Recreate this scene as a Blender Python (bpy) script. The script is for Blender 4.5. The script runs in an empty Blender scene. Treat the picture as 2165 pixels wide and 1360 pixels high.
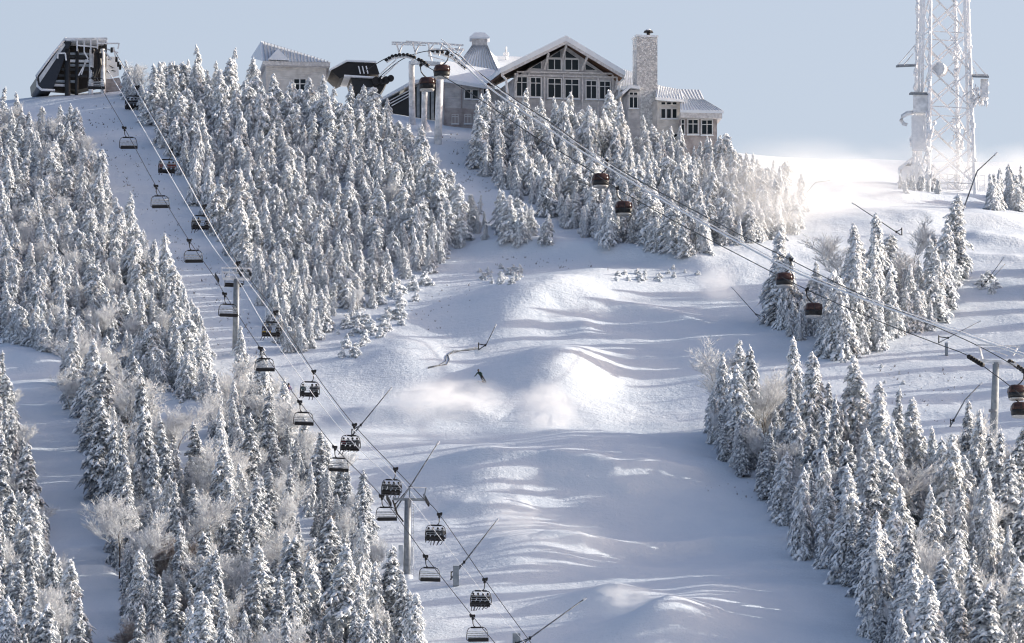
import bpy, bmesh, math, random
import numpy as np
from mathutils import Vector, Matrix

R = math.radians
SC = bpy.context.scene
COL = SC.collection

# ------------------------------------------------------------------ camera
W0, H0, F = 2165.0, 1360.0, 28700.0          # photograph size and focal length in its pixels
PITCH = R(10.0)
FWD = np.array((0.0, math.cos(PITCH), math.sin(PITCH)))
UPV = np.array((0.0, -math.sin(PITCH), math.cos(PITCH)))
CAM = -1550.0 * FWD
cam_d = bpy.data.cameras.new('camera')
cam_d.sensor_width = 36.0
cam_d.lens = 36.0 * F / W0
cam_d.clip_start, cam_d.clip_end = 50.0, 60000.0
cam = bpy.data.objects.new('camera', cam_d)
COL.objects.link(cam)
cam.location = CAM
cam.rotation_euler = (math.pi / 2 + PITCH, 0, 0)
SC.camera = cam

# ------------------------------------------------------------------ sky, sun, exposure
SUN_EL, SUN_AZ = R(17.5), R(15.0)              # azimuth measured from +X towards +Y (sun on the right, a little behind the hill)
S_DIR = Vector((math.cos(SUN_EL) * math.cos(SUN_AZ), math.cos(SUN_EL) * math.sin(SUN_AZ), math.sin(SUN_EL)))
world = bpy.data.worlds.new('World')
SC.world = world
world.use_nodes = True
wn = world.node_tree
sky = wn.nodes.new('ShaderNodeTexSky')
sky.sky_type = 'NISHITA'
sky.sun_disc = False
sky.sun_elevation = SUN_EL
sky.sun_rotation = math.pi / 2 - SUN_AZ
sky.altitude = 900
sky.air_density = 1.0
sky.dust_density = 6.5
sky.ozone_density = 0.7
bg = wn.nodes['Background']
bg.inputs['Strength'].default_value = 0.15
wb = wn.nodes.new('ShaderNodeMix'); wb.data_type = 'RGBA'; wb.blend_type = 'MULTIPLY'      # cool, slightly violet winter air
wb.inputs[0].default_value = 1.0; wb.inputs[7].default_value = (1.06, 0.96, 0.955, 1)
wn.links.new(sky.outputs[0], wb.inputs[6]); wn.links.new(wb.outputs[2], bg.inputs['Color'])
sun_d = bpy.data.lights.new('sun', 'SUN')
sun_d.energy = 4.3
sun_d.angle = R(0.6)
sun_d.color = (1.0, 0.935, 0.81)
sun = bpy.data.objects.new('sun', sun_d)
COL.objects.link(sun)
sun.rotation_euler = S_DIR.to_track_quat('Z', 'Y').to_euler()
SC.view_settings.view_transform = 'Standard'
SC.view_settings.look = 'None'
SC.view_settings.gamma = 1.0
SC.view_settings.exposure = 0.65
SC.cycles.filter_width = 1.15
SC.cycles.volume_step_rate = 2.0
SC.cycles.volume_max_steps = 48
SC.cycles.max_bounces = 7
SC.cycles.diffuse_bounces = 3
SC.cycles.volume_bounces = 4
SC.cycles.transparent_max_bounces = 8

# ------------------------------------------------------------------ helpers
def P(px, py, d):
    """point of the place seen at photograph pixel (px, py) at distance d along the view axis"""
    return CAM + d * (FWD + (px - W0 / 2) / F * np.array((1.0, 0, 0)) + (H0 / 2 - py) / F * UPV)

def proj(pts):
    v = np.atleast_2d(pts) - CAM
    d = v @ FWD
    return W0 / 2 + F * v[:, 0] / d, H0 / 2 - F * (v @ UPV) / d, d

def vnoise(x, y, seed=0):
    xi, yi = np.floor(x).astype(np.int64), np.floor(y).astype(np.int64)
    xf, yf = x - xi, y - yi
    u, v = xf * xf * (3 - 2 * xf), yf * yf * (3 - 2 * yf)
    def h(a, b):
        n = (a * 374761393 + b * 668265263 + seed * 1442695041) & 0xffffffff
        n = ((n ^ (n >> 13)) * 1274126177) & 0xffffffff
        return ((n ^ (n >> 16)) & 0xffff) / 65535.0 * 2 - 1
    return (h(xi, yi) * (1 - u) + h(xi + 1, yi) * u) * (1 - v) + (h(xi, yi + 1) * (1 - u) + h(xi + 1, yi + 1) * u) * v

def fbm(x, y, o=4, seed=0):
    s, a = 0, 1.0
    for k in range(o):
        s = s + a * vnoise(x, y, seed + k * 17)
        x, y, a = x * 2.03 + 5.1, y * 2.03 + 1.7, a * 0.5
    return s

def in_poly(px, py, poly):
    c = False
    j = len(poly) - 1
    for i in range(len(poly)):
        xi, yi = poly[i]; xj, yj = poly[j]
        if (yi > py) != (yj > py) and px < (xj - xi) * (py - yi) / (yj - yi) + xi:
            c = not c
        j = i
    return c

def tag(o, label=None, cat=None, group=None, kind=None):
    if label: o['label'] = label
    if cat: o['category'] = cat
    if group: o['group'] = group
    if kind: o['kind'] = kind
    return o

def empty(name, loc, rz=0.0):
    o = bpy.data.objects.new(name, None)
    COL.objects.link(o)
    o.location = tuple(float(c) for c in loc)
    o.rotation_euler = (0, 0, rz)
    o.empty_display_size = 0.3
    return o

class MB:
    """collects simple solids; build() links them as one mesh object"""
    def __init__(s, off=None):
        s.v, s.f = [], []
        s.off = np.zeros(3) if off is None else np.array(off, float)
    def add(s, vs, fs):
        b = len(s.v)
        s.v += [tuple(np.array(p, float) - s.off) for p in vs]
        s.f += [tuple(b + i for i in f) for f in fs]
        return s
    def hexa(s, p):       # 8 points: bottom ring 0-3, top ring 4-7
        return s.add(p, [(3, 2, 1, 0), (4, 5, 6, 7), (0, 1, 5, 4), (1, 2, 6, 5), (2, 3, 7, 6), (3, 0, 4, 7)])
    def box(s, c, e):
        x, y, z = c; a, b, h = e[0] / 2, e[1] / 2, e[2] / 2
        return s.hexa([(x - a, y - b, z - h), (x + a, y - b, z - h), (x + a, y + b, z - h), (x - a, y + b, z - h),
                       (x - a, y - b, z + h), (x + a, y - b, z + h), (x + a, y + b, z + h), (x - a, y + b, z + h)])
    def frame(s, a, b, up=(0, 0, 1)):
        d = np.array(b, float) - np.array(a, float)
        d /= (np.linalg.norm(d) + 1e-12)
        u = np.array(up, float)
        if abs(d @ u) > 0.98: u = np.array((0, 1.0, 0))
        r = np.cross(d, u); r /= np.linalg.norm(r)
        return d, r, np.cross(r, d)
    def bar(s, a, b, w, h=None, up=(0, 0, 1)):
        h = w if h is None else h
        d, r, u = s.frame(a, b, up)
        a = np.array(a, float); b = np.array(b, float)
        q = [(-1, -1), (1, -1), (1, 1), (-1, 1)]
        return s.hexa([p + r * (i * w / 2) + u * (j * h / 2) for p in (a, b) for i, j in q])
    def tube(s, pts, r, n=6, r2=None):
        pts = [np.array(p, float) for p in pts]
        m = len(pts)
        rings = []
        for k, p in enumerate(pts):
            d, rr, uu = s.frame(pts[max(k - 1, 0)], pts[min(k + 1, m - 1)])
            rad = r if r2 is None else r + (r2 - r) * k / (m - 1)
            rings += [p + rad * (math.cos(2 * math.pi * i / n) * rr + math.sin(2 * math.pi * i / n) * uu) for i in range(n)]
        fs = [tuple(range(n))[::-1], tuple((m - 1) * n + i for i in range(n))]
        for k in range(m - 1):
            for i in range(n):
                fs.append((k * n + i, k * n + (i + 1) % n, (k + 1) * n + (i + 1) % n, (k + 1) * n + i))
        return s.add(rings, fs)
    def prism(s, poly, d):     # poly: list of 3D points in a plane, extruded by vector d
        n = len(poly)
        d = np.array(d, float)
        vs = [np.array(p, float) for p in poly] + [np.array(p, float) + d for p in poly]
        fs = [tuple(range(n))[::-1], tuple(range(n, 2 * n))]
        fs += [(i, (i + 1) % n, n + (i + 1) % n, n + i) for i in range(n)]
        return s.add(vs, fs)
    def mesh(s, name, mats, smooth=False):
        me = bpy.data.meshes.new(name)
        me.from_pydata(s.v, [], s.f)
        for m in (mats if isinstance(mats, (list, tuple)) else [mats]): me.materials.append(m)
        bm = bmesh.new(); bm.from_mesh(me)
        bmesh.ops.recalc_face_normals(bm, faces=bm.faces)
        bm.to_mesh(me); bm.free()
        if smooth: me.shade_smooth()
        return me
    def build(s, name, mats, parent=None, smooth=False, loc=None):
        o = bpy.data.objects.new(name, s.mesh(name, mats, smooth))
        COL.objects.link(o)
        if parent is not None: o.parent = parent
        if loc is not None: o.location = tuple(float(c) for c in loc)
        return o

def copy_tree(o, parent=None):
    c = o.copy()
    COL.objects.link(c)
    c.parent = parent
    for ch in o.children: copy_tree(ch, c)
    return c

# ------------------------------------------------------------------ materials
def mat(name, col, rough=0.6, metal=0.0, spec=0.4):
    m = bpy.data.materials.new(name)
    m.use_nodes = True
    b = m.node_tree.nodes['Principled BSDF']
    b.inputs['Base Color'].default_value = (*col, 1)
    b.inputs['Roughness'].default_value = rough
    b.inputs['Metallic'].default_value = metal
    b.inputs['Specular IOR Level'].default_value = spec
    return m

def noise_mat(name, c1, c2, scale, rough=0.7, bump=0.0, detail=4, lo=0.35, hi=0.65, spec=0.3, metal=0.0, bscale=None):
    m = mat(name, c1, rough, metal, spec)
    t = m.node_tree; b = t.nodes['Principled BSDF']
    tc = t.nodes.new('ShaderNodeTexCoord')
    nz = t.nodes.new('ShaderNodeTexNoise'); nz.inputs['Scale'].default_value = scale; nz.inputs['Detail'].default_value = detail
    t.links.new(tc.outputs['Object'], nz.inputs['Vector'])
    rp = t.nodes.new('ShaderNodeValToRGB')
    rp.color_ramp.elements[0].position = lo; rp.color_ramp.elements[0].color = (*c1, 1)
    rp.color_ramp.elements[1].position = hi; rp.color_ramp.elements[1].color = (*c2, 1)
    t.links.new(nz.outputs['Fac'], rp.inputs['Fac'])
    t.links.new(rp.outputs['Color'], b.inputs['Base Color'])
    if bump:
        n2 = nz
        if bscale:
            n2 = t.nodes.new('ShaderNodeTexNoise'); n2.inputs['Scale'].default_value = bscale; n2.inputs['Detail'].default_value = 3
            t.links.new(tc.outputs['Object'], n2.inputs['Vector'])
        bp = t.nodes.new('ShaderNodeBump'); bp.inputs['Strength'].default_value = 1.0; bp.inputs['Distance'].default_value = bump
        t.links.new(n2.outputs['Fac'], bp.inputs['Height'])
        t.links.new(bp.outputs['Normal'], b.inputs['Normal'])
    return m

M = {}
def snow_ground():
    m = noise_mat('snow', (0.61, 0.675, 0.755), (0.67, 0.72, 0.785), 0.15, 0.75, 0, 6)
    t = m.node_tree; b = t.nodes['Principled BSDF']
    tc = t.nodes.new('ShaderNodeTexCoord')
    tot = None
    # fine crust, wind-drawn streaks across the slope, ski marks running down it
    for sc, nscale, amp, det in (((1, 1, 1), 1.7, 0.6, 5), ((0.16, 1.0, 0.5), 1.1, 0.5, 4), ((1.0, 0.10, 0.1), 1.0, 0.22, 2), ((1, 1, 1), 5.0, 0.30, 4)):
        mp = t.nodes.new('ShaderNodeMapping'); mp.inputs['Scale'].default_value = sc
        nz = t.nodes.new('ShaderNodeTexNoise'); nz.inputs['Scale'].default_value = nscale; nz.inputs['Detail'].default_value = det; nz.inputs['Distortion'].default_value = 0.4
        t.links.new(tc.outputs['Object'], mp.inputs['Vector']); t.links.new(mp.outputs['Vector'], nz.inputs['Vector'])
        mu = t.nodes.new('ShaderNodeMath'); mu.operation = 'MULTIPLY_ADD'; mu.inputs[1].default_value = amp
        t.links.new(nz.outputs['Fac'], mu.inputs[0])
        if tot is not None: t.links.new(tot.outputs[0], mu.inputs[2])
        else: mu.inputs[2].default_value = 0
        tot = mu
    bp = t.nodes.new('ShaderNodeBump'); bp.inputs['Distance'].default_value = 0.15
    t.links.new(tot.outputs[0], bp.inputs['Height']); t.links.new(bp.outputs['Normal'], b.inputs['Normal'])
    return m
M['snow'] = snow_ground()
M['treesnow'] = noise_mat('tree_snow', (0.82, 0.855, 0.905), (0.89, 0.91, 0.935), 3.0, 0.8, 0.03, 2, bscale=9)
M['roofsnow'] = noise_mat('roof_snow', (0.68, 0.725, 0.79), (0.75, 0.785, 0.83), 0.8, 0.8, 0.03, 3, bscale=3)
M['needles'] = noise_mat('needles', (0.06, 0.08, 0.11), (0.66, 0.71, 0.78), 2.5, 0.8, 0, 3, 0.32, 0.60)
M['rimed'] = noise_mat('rimed_needles', (0.30, 0.355, 0.425), (0.80, 0.84, 0.89), 3.0, 0.85, 0, 3, 0.25, 0.50)
M['bark'] = noise_mat('bark', (0.05, 0.035, 0.028), (0.11, 0.085, 0.07), 6, 0.9, 0.01)
M['twig'] = noise_mat('frosted_twigs', (0.44, 0.45, 0.48), (0.84, 0.86, 0.89), 1.6, 0.85, 0, 3, 0.25, 0.55)
M['twigd'] = noise_mat('bare_twigs', (0.15, 0.12, 0.11), (0.55, 0.52, 0.51), 1.3, 0.85, 0, 3, 0.3, 0.66)
M['frost'] = noise_mat('frosted_steel', (0.55, 0.57, 0.60), (0.84, 0.85, 0.88), 1.5, 0.7, 0.01)
M['rime'] = noise_mat('rime_ice', (0.74, 0.76, 0.80), (0.86, 0.87, 0.9), 2.0, 0.8, 0.03)
M['steel'] = noise_mat('galvanised_steel', (0.17, 0.19, 0.21), (0.28, 0.30, 0.33), 2.0, 0.5, 0, 3, metal=0.3)
M['grey'] = noise_mat('grey_paint', (0.20, 0.23, 0.26), (0.30, 0.33, 0.36), 2.0, 0.55)
M['dark'] = mat('dark_metal', (0.020, 0.022, 0.026), 0.5)
M['black'] = mat('black_vinyl', (0.010, 0.010, 0.012), 0.6)
M['lance'] = noise_mat('frosty_lance', (0.06, 0.065, 0.075), (0.22, 0.24, 0.27), 3, 0.6)
M['rope'] = mat('steel_rope', (0.035, 0.037, 0.042), 0.6)
M['slat'] = noise_mat('frosty_slats', (0.34, 0.36, 0.39), (0.6, 0.62, 0.65), 4, 0.6)
M['cabin'] = noise_mat('maroon_shell', (0.040, 0.018, 0.018), (0.065, 0.030, 0.028), 2.0, 0.35, 0, 3, spec=0.5)
M['glass'] = mat('dark_glass', (0.010, 0.016, 0.022), 0.15, 0.0, 0.22)
M['tint'] = mat('maroon_tinted_window', (0.055, 0.030, 0.030), 0.25, 0.0, 0.3)
M['base'] = mat('pale_grey_shell', (0.5, 0.5, 0.5), 0.5)
M['shell'] = noise_mat('frosted_shell', (0.50, 0.53, 0.57), (0.68, 0.71, 0.75), 0.8, 0.4)
# ------------------------------------------------------------------ terrain
def d0(py): return 1400.0 + (1345.0 - py) * 0.25

ctl = []
for px in (-700, -250, 300, 700, 1082, 1500, 1900, 2400, 2900):
    for py in (2000, 1650, 1360, 1100, 850, 620, 470):
        if py == 470 and px > 1600: continue
        ctl.append((px, py, d0(py)))
RIDGE = [(-700, 300, 1668), (-250, 262, 1676), (0, 236, 1682), (110, 205, 1688), (200, 196, 1692), (300, 192, 1692), (420, 194, 1692),
         (520, 208, 1690), (640, 222, 1690), (800, 236, 1688), (950, 262, 1680), (1100, 284, 1674), (1300, 300, 1670),
         (1450, 326, 1668), (1600, 338, 1680), (1750, 340, 1700), (1900, 342, 1702), (2050, 346, 1702), (2165, 345, 1702), (2400, 335, 1706), (2900, 320, 1710)]
ctl += RIDGE
for px, py, d in ((1700, 425, 1640), (1900, 410, 1652), (2000, 402, 1662), (2160, 445, 1650), (2400, 440, 1652), (1850, 500, 1614), (2100, 540, 1606), (1750, 370, 1672), (2165, 385, 1676),
                  (1150, 330, 1659), (950, 300, 1661), (880, 262, 1672)):
    ctl.append((px, py, d))
for px, py, d in RIDGE[::2]:
    ctl.append((px, py + 90, d + 70)); ctl.append((px, py + 300, d + 190))
ctl_w = np.array([P(*c) for c in ctl])

def tps_fit(xy, z, lam=1e-4):
    n = len(xy)
    r2 = ((xy[:, None] - xy[None]) ** 2).sum(-1)
    K = 0.5 * r2 * np.log(r2 + 1e-9); K[np.arange(n), np.arange(n)] = lam
    Q = np.c_[np.ones(n), xy]
    A = np.zeros((n + 3, n + 3)); A[:n, :n] = K; A[:n, n:] = Q; A[n:, :n] = Q.T
    return np.linalg.solve(A, np.r_[z, 0, 0, 0])
CXY = ctl_w[:, :2] / 100.0
CW = tps_fit(CXY, ctl_w[:, 2])
def tps_eval(x, y):
    out = np.zeros(x.shape)
    u, v = x / 100.0, y / 100.0
    for (cx, cy), w in zip(CXY, CW[:-3]):
        r2 = (u - cx) ** 2 + (v - cy) ** 2
        out += w * 0.5 * r2 * np.log(r2 + 1e-9)
    return out + CW[-3] + CW[-2] * u + CW[-1] * v

def axis(lo, a, b, hi, fine, coarse):
    return np.r_[np.arange(lo, a, coarse), np.arange(a, b, fine), np.arange(b, hi + coarse, coarse)]
GX = axis(-150, -68, 68, 150, 0.42, 4.0)
GY = axis(-230, -152, 150, 330, 0.55, 4.0)
XX, YY = np.meshgrid(GX, GY)
ZZ = tps_eval(XX, YY)

def hz(x, y, grid=None):
    """terrain height at x, y (arrays or numbers)"""
    g = ZZ if grid is None else grid
    x = np.asarray(x, float); y = np.asarray(y, float)
    i = np.clip(np.searchsorted(GX, x) - 1, 0, len(GX) - 2); j = np.clip(np.searchsorted(GY, y) - 1, 0, len(GY) - 2)
    u = (x - GX[i]) / (GX[i + 1] - GX[i]); v = (y - GY[j]) / (GY[j + 1] - GY[j])
    return (g[j, i] * (1 - u) + g[j, i + 1] * u) * (1 - v) + (g[j + 1, i] * (1 - u) + g[j + 1, i + 1] * u) * v

DS = np.arange(1300.0, 1790.0, 0.5)
def ground(px, py):
    """first terrain point on the sight line of a photograph pixel"""
    dirv = FWD + (px - W0 / 2) / F * np.array((1.0, 0, 0)) + (H0 / 2 - py) / F * UPV
    pts = CAM + DS[:, None] * dirv
    under = pts[:, 2] <= hz(pts[:, 0], pts[:, 1])
    k = int(np.argmax(under)) if under.any() else len(DS) - 1
    p = pts[k].copy(); p[2] = hz(p[0], p[1])
    return p
def gd(px, py): return float(proj(ground(px, py))[2][0])

BASE_Z = ZZ.copy()
# broad rolls and fine wind relief
ZZ += 0.6 * fbm(XX / 34, YY / 30, 2, 3) * np.clip((85 - YY) / 60, 0.15, 1) + 0.20 * fbm(XX / 9 + 0.3 * fbm(XX / 20, YY / 20, 2, 8), YY / 8, 3, 5)
ZZ += 0.05 * fbm(XX / 2.4, YY / 2.0, 3, 11) * np.clip(0.5 + 1.2 * fbm(XX / 16, YY / 22, 2, 44), 0.1, 1.4)
wy = YY + 5.0 * fbm(XX / 40, YY / 45, 2, 21) + 0.02 * XX
ZZ += 0.035 * np.maximum(0, fbm(XX / 42, wy / 5.0, 3, 31)) * np.clip(0.4 + fbm(XX / 30, YY / 25, 2, 33), 0, 1)

def mound(px, py, h, sl, sr, sy, rot=0.0, p=2.0):
    c = ground(px, py)
    dx, dy = XX - c[0], YY - c[1]
    if rot: dx, dy = dx * math.cos(rot) + dy * math.sin(rot), -dx * math.sin(rot) + dy * math.cos(rot)
    s = np.where(dx < 0, sl, sr)
    q = np.sqrt((dx / s) ** 2 + (dy / sy) ** 2)
    ZZ[:] += h * np.exp(-q ** p)
def ridge(pts, h, w, wb=None):
    g = np.array([ground(*p)[:2] for p in pts])
    best = np.full(XX.shape, 1e9); tpar = np.zeros(XX.shape); side = np.zeros(XX.shape)
    for k in range(len(g) - 1):
        a, b = g[k], g[k + 1]
        ab = b - a
        t = np.clip(((XX - a[0]) * ab[0] + (YY - a[1]) * ab[1]) / (ab @ ab), 0, 1)
        ex, ey = XX - a[0] - t * ab[0], YY - a[1] - t * ab[1]
        dd = ex * ex + ey * ey
        sel = dd < best
        best = np.where(sel, dd, best); tpar = np.where(sel, (k + t) / (len(g) - 1), tpar)
        side = np.where(sel, ab[0] * ey - ab[1] * ex, side)
    ww = np.where(side > 0, wb or w, w)
    ends = np.clip(np.minimum(tpar, 1 - tpar) * 4.0, 0.0, 1.0) ** 0.7
    ZZ[:] += h * np.exp(-best / ww ** 2) * ends

# snow-making whales, berms and cat tracks of the open run
mound(1180, 800, 3.2, 7.5, 5.2, 12.0, R(-14), 2.0)
mound(1130, 655, 2.8, 8.0, 5.0, 15.0, R(-22), 2.0)
mound(1300, 610, 1.0, 7.0, 7.0, 10.0)
mound(1280, 985, 2.6, 13.0, 10.0, 12.0)
mound(1010, 1030, 1.7, 8.0, 6.0, 10.0)
mound(1130, 1180, 2.4, 8.0, 6.0, 13.0, R(-15))
mound(1450, 1130, -1.2, 9.0, 8.0, 12.0)
mound(1380, 850, -1.3, 7.0, 8.0, 16.0)
mound(1000, 900, -0.7, 9, 7, 9)
mound(1230, 1110, -0.8, 6, 6, 10)
mound(1560, 560, 1.2, 8, 7, 12)
mound(1900, 470, 1.4, 10, 8, 12)
mound(2100, 470, 1.2, 7, 6, 10)
mound(1500, 1290, 1.6, 6, 6, 12)
mound(860, 760, 1.6, 5, 5, 12)
mound(1235, 700, 1.0, 2.6, 2.0, 4.0, 0, 1.6)
mound(1400, 1345, 3.6, 6.0, 6.0, 8.0, R(-20), 1.8)
mound(1290, 1275, 1.8, 5.0, 4.0, 4.0, 0, 1.7)
mound(930, 700, -0.8, 6, 6, 14)
ridge([(980, 520), (1080, 527), (1240, 537), (1400, 549), (1540, 575)], 1.5, 2.2, 5.0)
ridge([(880, 985), (1000, 975), (1150, 985), (1300, 1012), (1430, 1010), (1570, 985)], 1.4, 1.8, 5.0)
ridge([(960, 1010), (1150, 1012), (1320, 1036), (1500, 1020)], 0.9, 1.5, 3.5)
ridge([(700, 895), (800, 884), (950, 876), (1060, 884)], 1.2, 1.6, 4.5)
ridge([(930, 1088), (1020, 1080), (1130, 1074)], 0.8, 1.2, 2.6)
ridge([(1130, 1130), (1230, 1160), (1330, 1175), (1500, 1166), (1700, 1148)], 1.5, 1.6, 4.5)
ridge([(1180, 640), (1280, 650), (1380, 668), (1500, 686)], 0.9, 1.6, 3.5)
ridge([(1270, 1268), (1350, 1262), (1430, 1275)], 0.6, 1.2, 3.0)
ridge([(-40, 752), (40, 760), (120, 785)], 0.9, 2.0, 5.0)
ridge([(0, 842), (70, 836), (130, 824)], 0.6, 1.2, 3.0)
ridge([(60, 935), (110, 930), (170, 926)], 0.5, 1.0, 2.5)
ridge([(120, 1175), (190, 1165), (230, 1160)], 0.5, 1.0, 2.0)
ridge([(130, 1216), (190, 1212), (250, 1216)], 0.8, 1.2, 3.0)
ridge([(340, 845), (400, 860), (450, 880)], 0.7, 1.4, 4.0)
ridge([(1750, 405), (1900, 420), (2050, 430), (2165, 428)], 0.9, 2.0, 5.0)
ridge([(1900, 462), (2030, 468), (2200, 480)], 0.7, 1.4, 4.0)
ridge([(2030, 500), (2100, 512), (2200, 518)], 0.8, 1.4, 4.0)
ridge([(1980, 540), (2080, 548), (2200, 552)], 0.6, 1.2, 3.0)
ridge([(600, 930), (660, 955), (720, 985)], 0.8, 1.5, 3.5)

ny, nx = XX.shape
idx = np.arange(ny * nx).reshape(ny, nx)
quads = np.stack([idx[:-1, :-1], idx[:-1, 1:], idx[1:, 1:], idx[1:, :-1]], -1).reshape(-1, 4)
def np_mesh(name, verts, faces, mats, smooth=True, mi=None):
    me = bpy.data.meshes.new(name)
    verts = np.ascontiguousarray(verts, np.float32); k = faces.shape[1]
    me.vertices.add(len(verts)); me.vertices.foreach_set('co', verts.ravel())
    me.loops.add(faces.size); me.loops.foreach_set('vertex_index', faces.astype(np.int32).ravel())
    me.polygons.add(len(faces)); me.polygons.foreach_set('loop_start', np.arange(0, faces.size, k, dtype=np.int32))
    if mi is not None: me.polygons.foreach_set('material_index', mi.astype(np.int32))
    for m in mats: me.materials.append(m)
    me.update(calc_edges=True); me.validate()
    if smooth: me.shade_smooth()
    return me
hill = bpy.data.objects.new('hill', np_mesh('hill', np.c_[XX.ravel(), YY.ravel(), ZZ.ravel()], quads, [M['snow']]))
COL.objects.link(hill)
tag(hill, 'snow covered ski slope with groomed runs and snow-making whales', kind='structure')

# the wide snowy country round the hill, out to the horizon
vb = MB()
zl = float(CAM[2]) - 60.0
ring_in = [(-149.5, -229), (149.5, -229), (149.5, 329), (-149.5, 329)]
edge = []
for k in range(4):
    a, b = ring_in[k], ring_in[(k + 1) % 4]
    for t in np.linspace(0, 1, 20, endpoint=False): edge.append((a[0] + (b[0] - a[0]) * t, a[1] + (b[1] - a[1]) * t))
n = len(edge)
vs = [(x, y, float(hz(x, y)) - 0.5) for x, y in edge]
for f_, z_ in ((2.2, None), (5.0, zl + 20), (9.0, zl), (14.0, zl - 10)):
    for x, y in edge:
        zz = z_ if z_ is not None else (float(hz(x, y)) + zl) / 2 - 0.0
        vs.append((x * f_, 50 + (y - 50) * f_, zz if z_ is None else z_ + 12 * math.sin(x * 0.11) * (f_ < 10)))
fs = []
for k in range(4):
    for i in range(n): fs.append((k * n + i, k * n + (i + 1) % n, (k + 1) * n + (i + 1) % n, (k + 1) * n + i))
vb.add(vs, fs)
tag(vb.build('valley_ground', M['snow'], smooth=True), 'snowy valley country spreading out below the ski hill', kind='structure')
# ------------------------------------------------------------------ trees
_t = (1 + 5 ** 0.5) / 2
ICO_V = np.array([(-1, _t, 0), (1, _t, 0), (-1, -_t, 0), (1, -_t, 0), (0, -1, _t), (0, 1, _t), (0, -1, -_t), (0, 1, -_t), (_t, 0, -1), (_t, 0, 1), (-_t, 0, -1), (-_t, 0, 1)], float)
ICO_V /= np.linalg.norm(ICO_V[0])
ICO_F = np.array([(0, 11, 5), (0, 5, 1), (0, 1, 7), (0, 7, 10), (0, 10, 11), (1, 5, 9), (5, 11, 4), (11, 10, 2), (10, 7, 6), (7, 1, 8), (3, 9, 4), (3, 4, 2), (3, 2, 6), (3, 6, 8), (3, 8, 9), (4, 9, 5), (2, 4, 11), (6, 2, 10), (8, 6, 7), (9, 8, 1)])

def blob(rng, c, d, a, b, h, jit=0.28):
    """lumpy pillow: centre c, long axis d, half sizes a (along), b (across), h (thick)"""
    d = d / np.linalg.norm(d)
    r = np.cross(d, (0, 0, 1.0)); r /= (np.linalg.norm(r) + 1e-9)
    u = np.cross(r, d)
    v = ICO_V * (1 + rng.uniform(-jit, jit, (12, 1)))
    return c + v[:, :1] * a * d + v[:, 1:2] * b * r + v[:, 2:] * h * u

def tri_mesh(name, parts, m, smooth=True):
    V, Fc, n = [], [], 0
    for v, f in parts:
        V.append(v); Fc.append(np.asarray(f) + n); n += len(v)
    return np_mesh(name, np.vstack(V), np.vstack(Fc), [m], smooth)

def cone_part(z0, z1, r0, r1, n=7, bend=(0, 0)):
    a = np.arange(n) * 2 * np.pi / n
    v = np.vstack([np.c_[r0 * np.cos(a), r0 * np.sin(a), np.full(n, z0)], np.c_[r1 * np.cos(a) + bend[0], r1 * np.sin(a) + bend[1], np.full(n, z1)]])
    f = []
    for i in range(n):
        j = (i + 1) % n
        f += [(i, j, n + j), (i, n + j, n + i)]
    return v, np.array(f)

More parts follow.
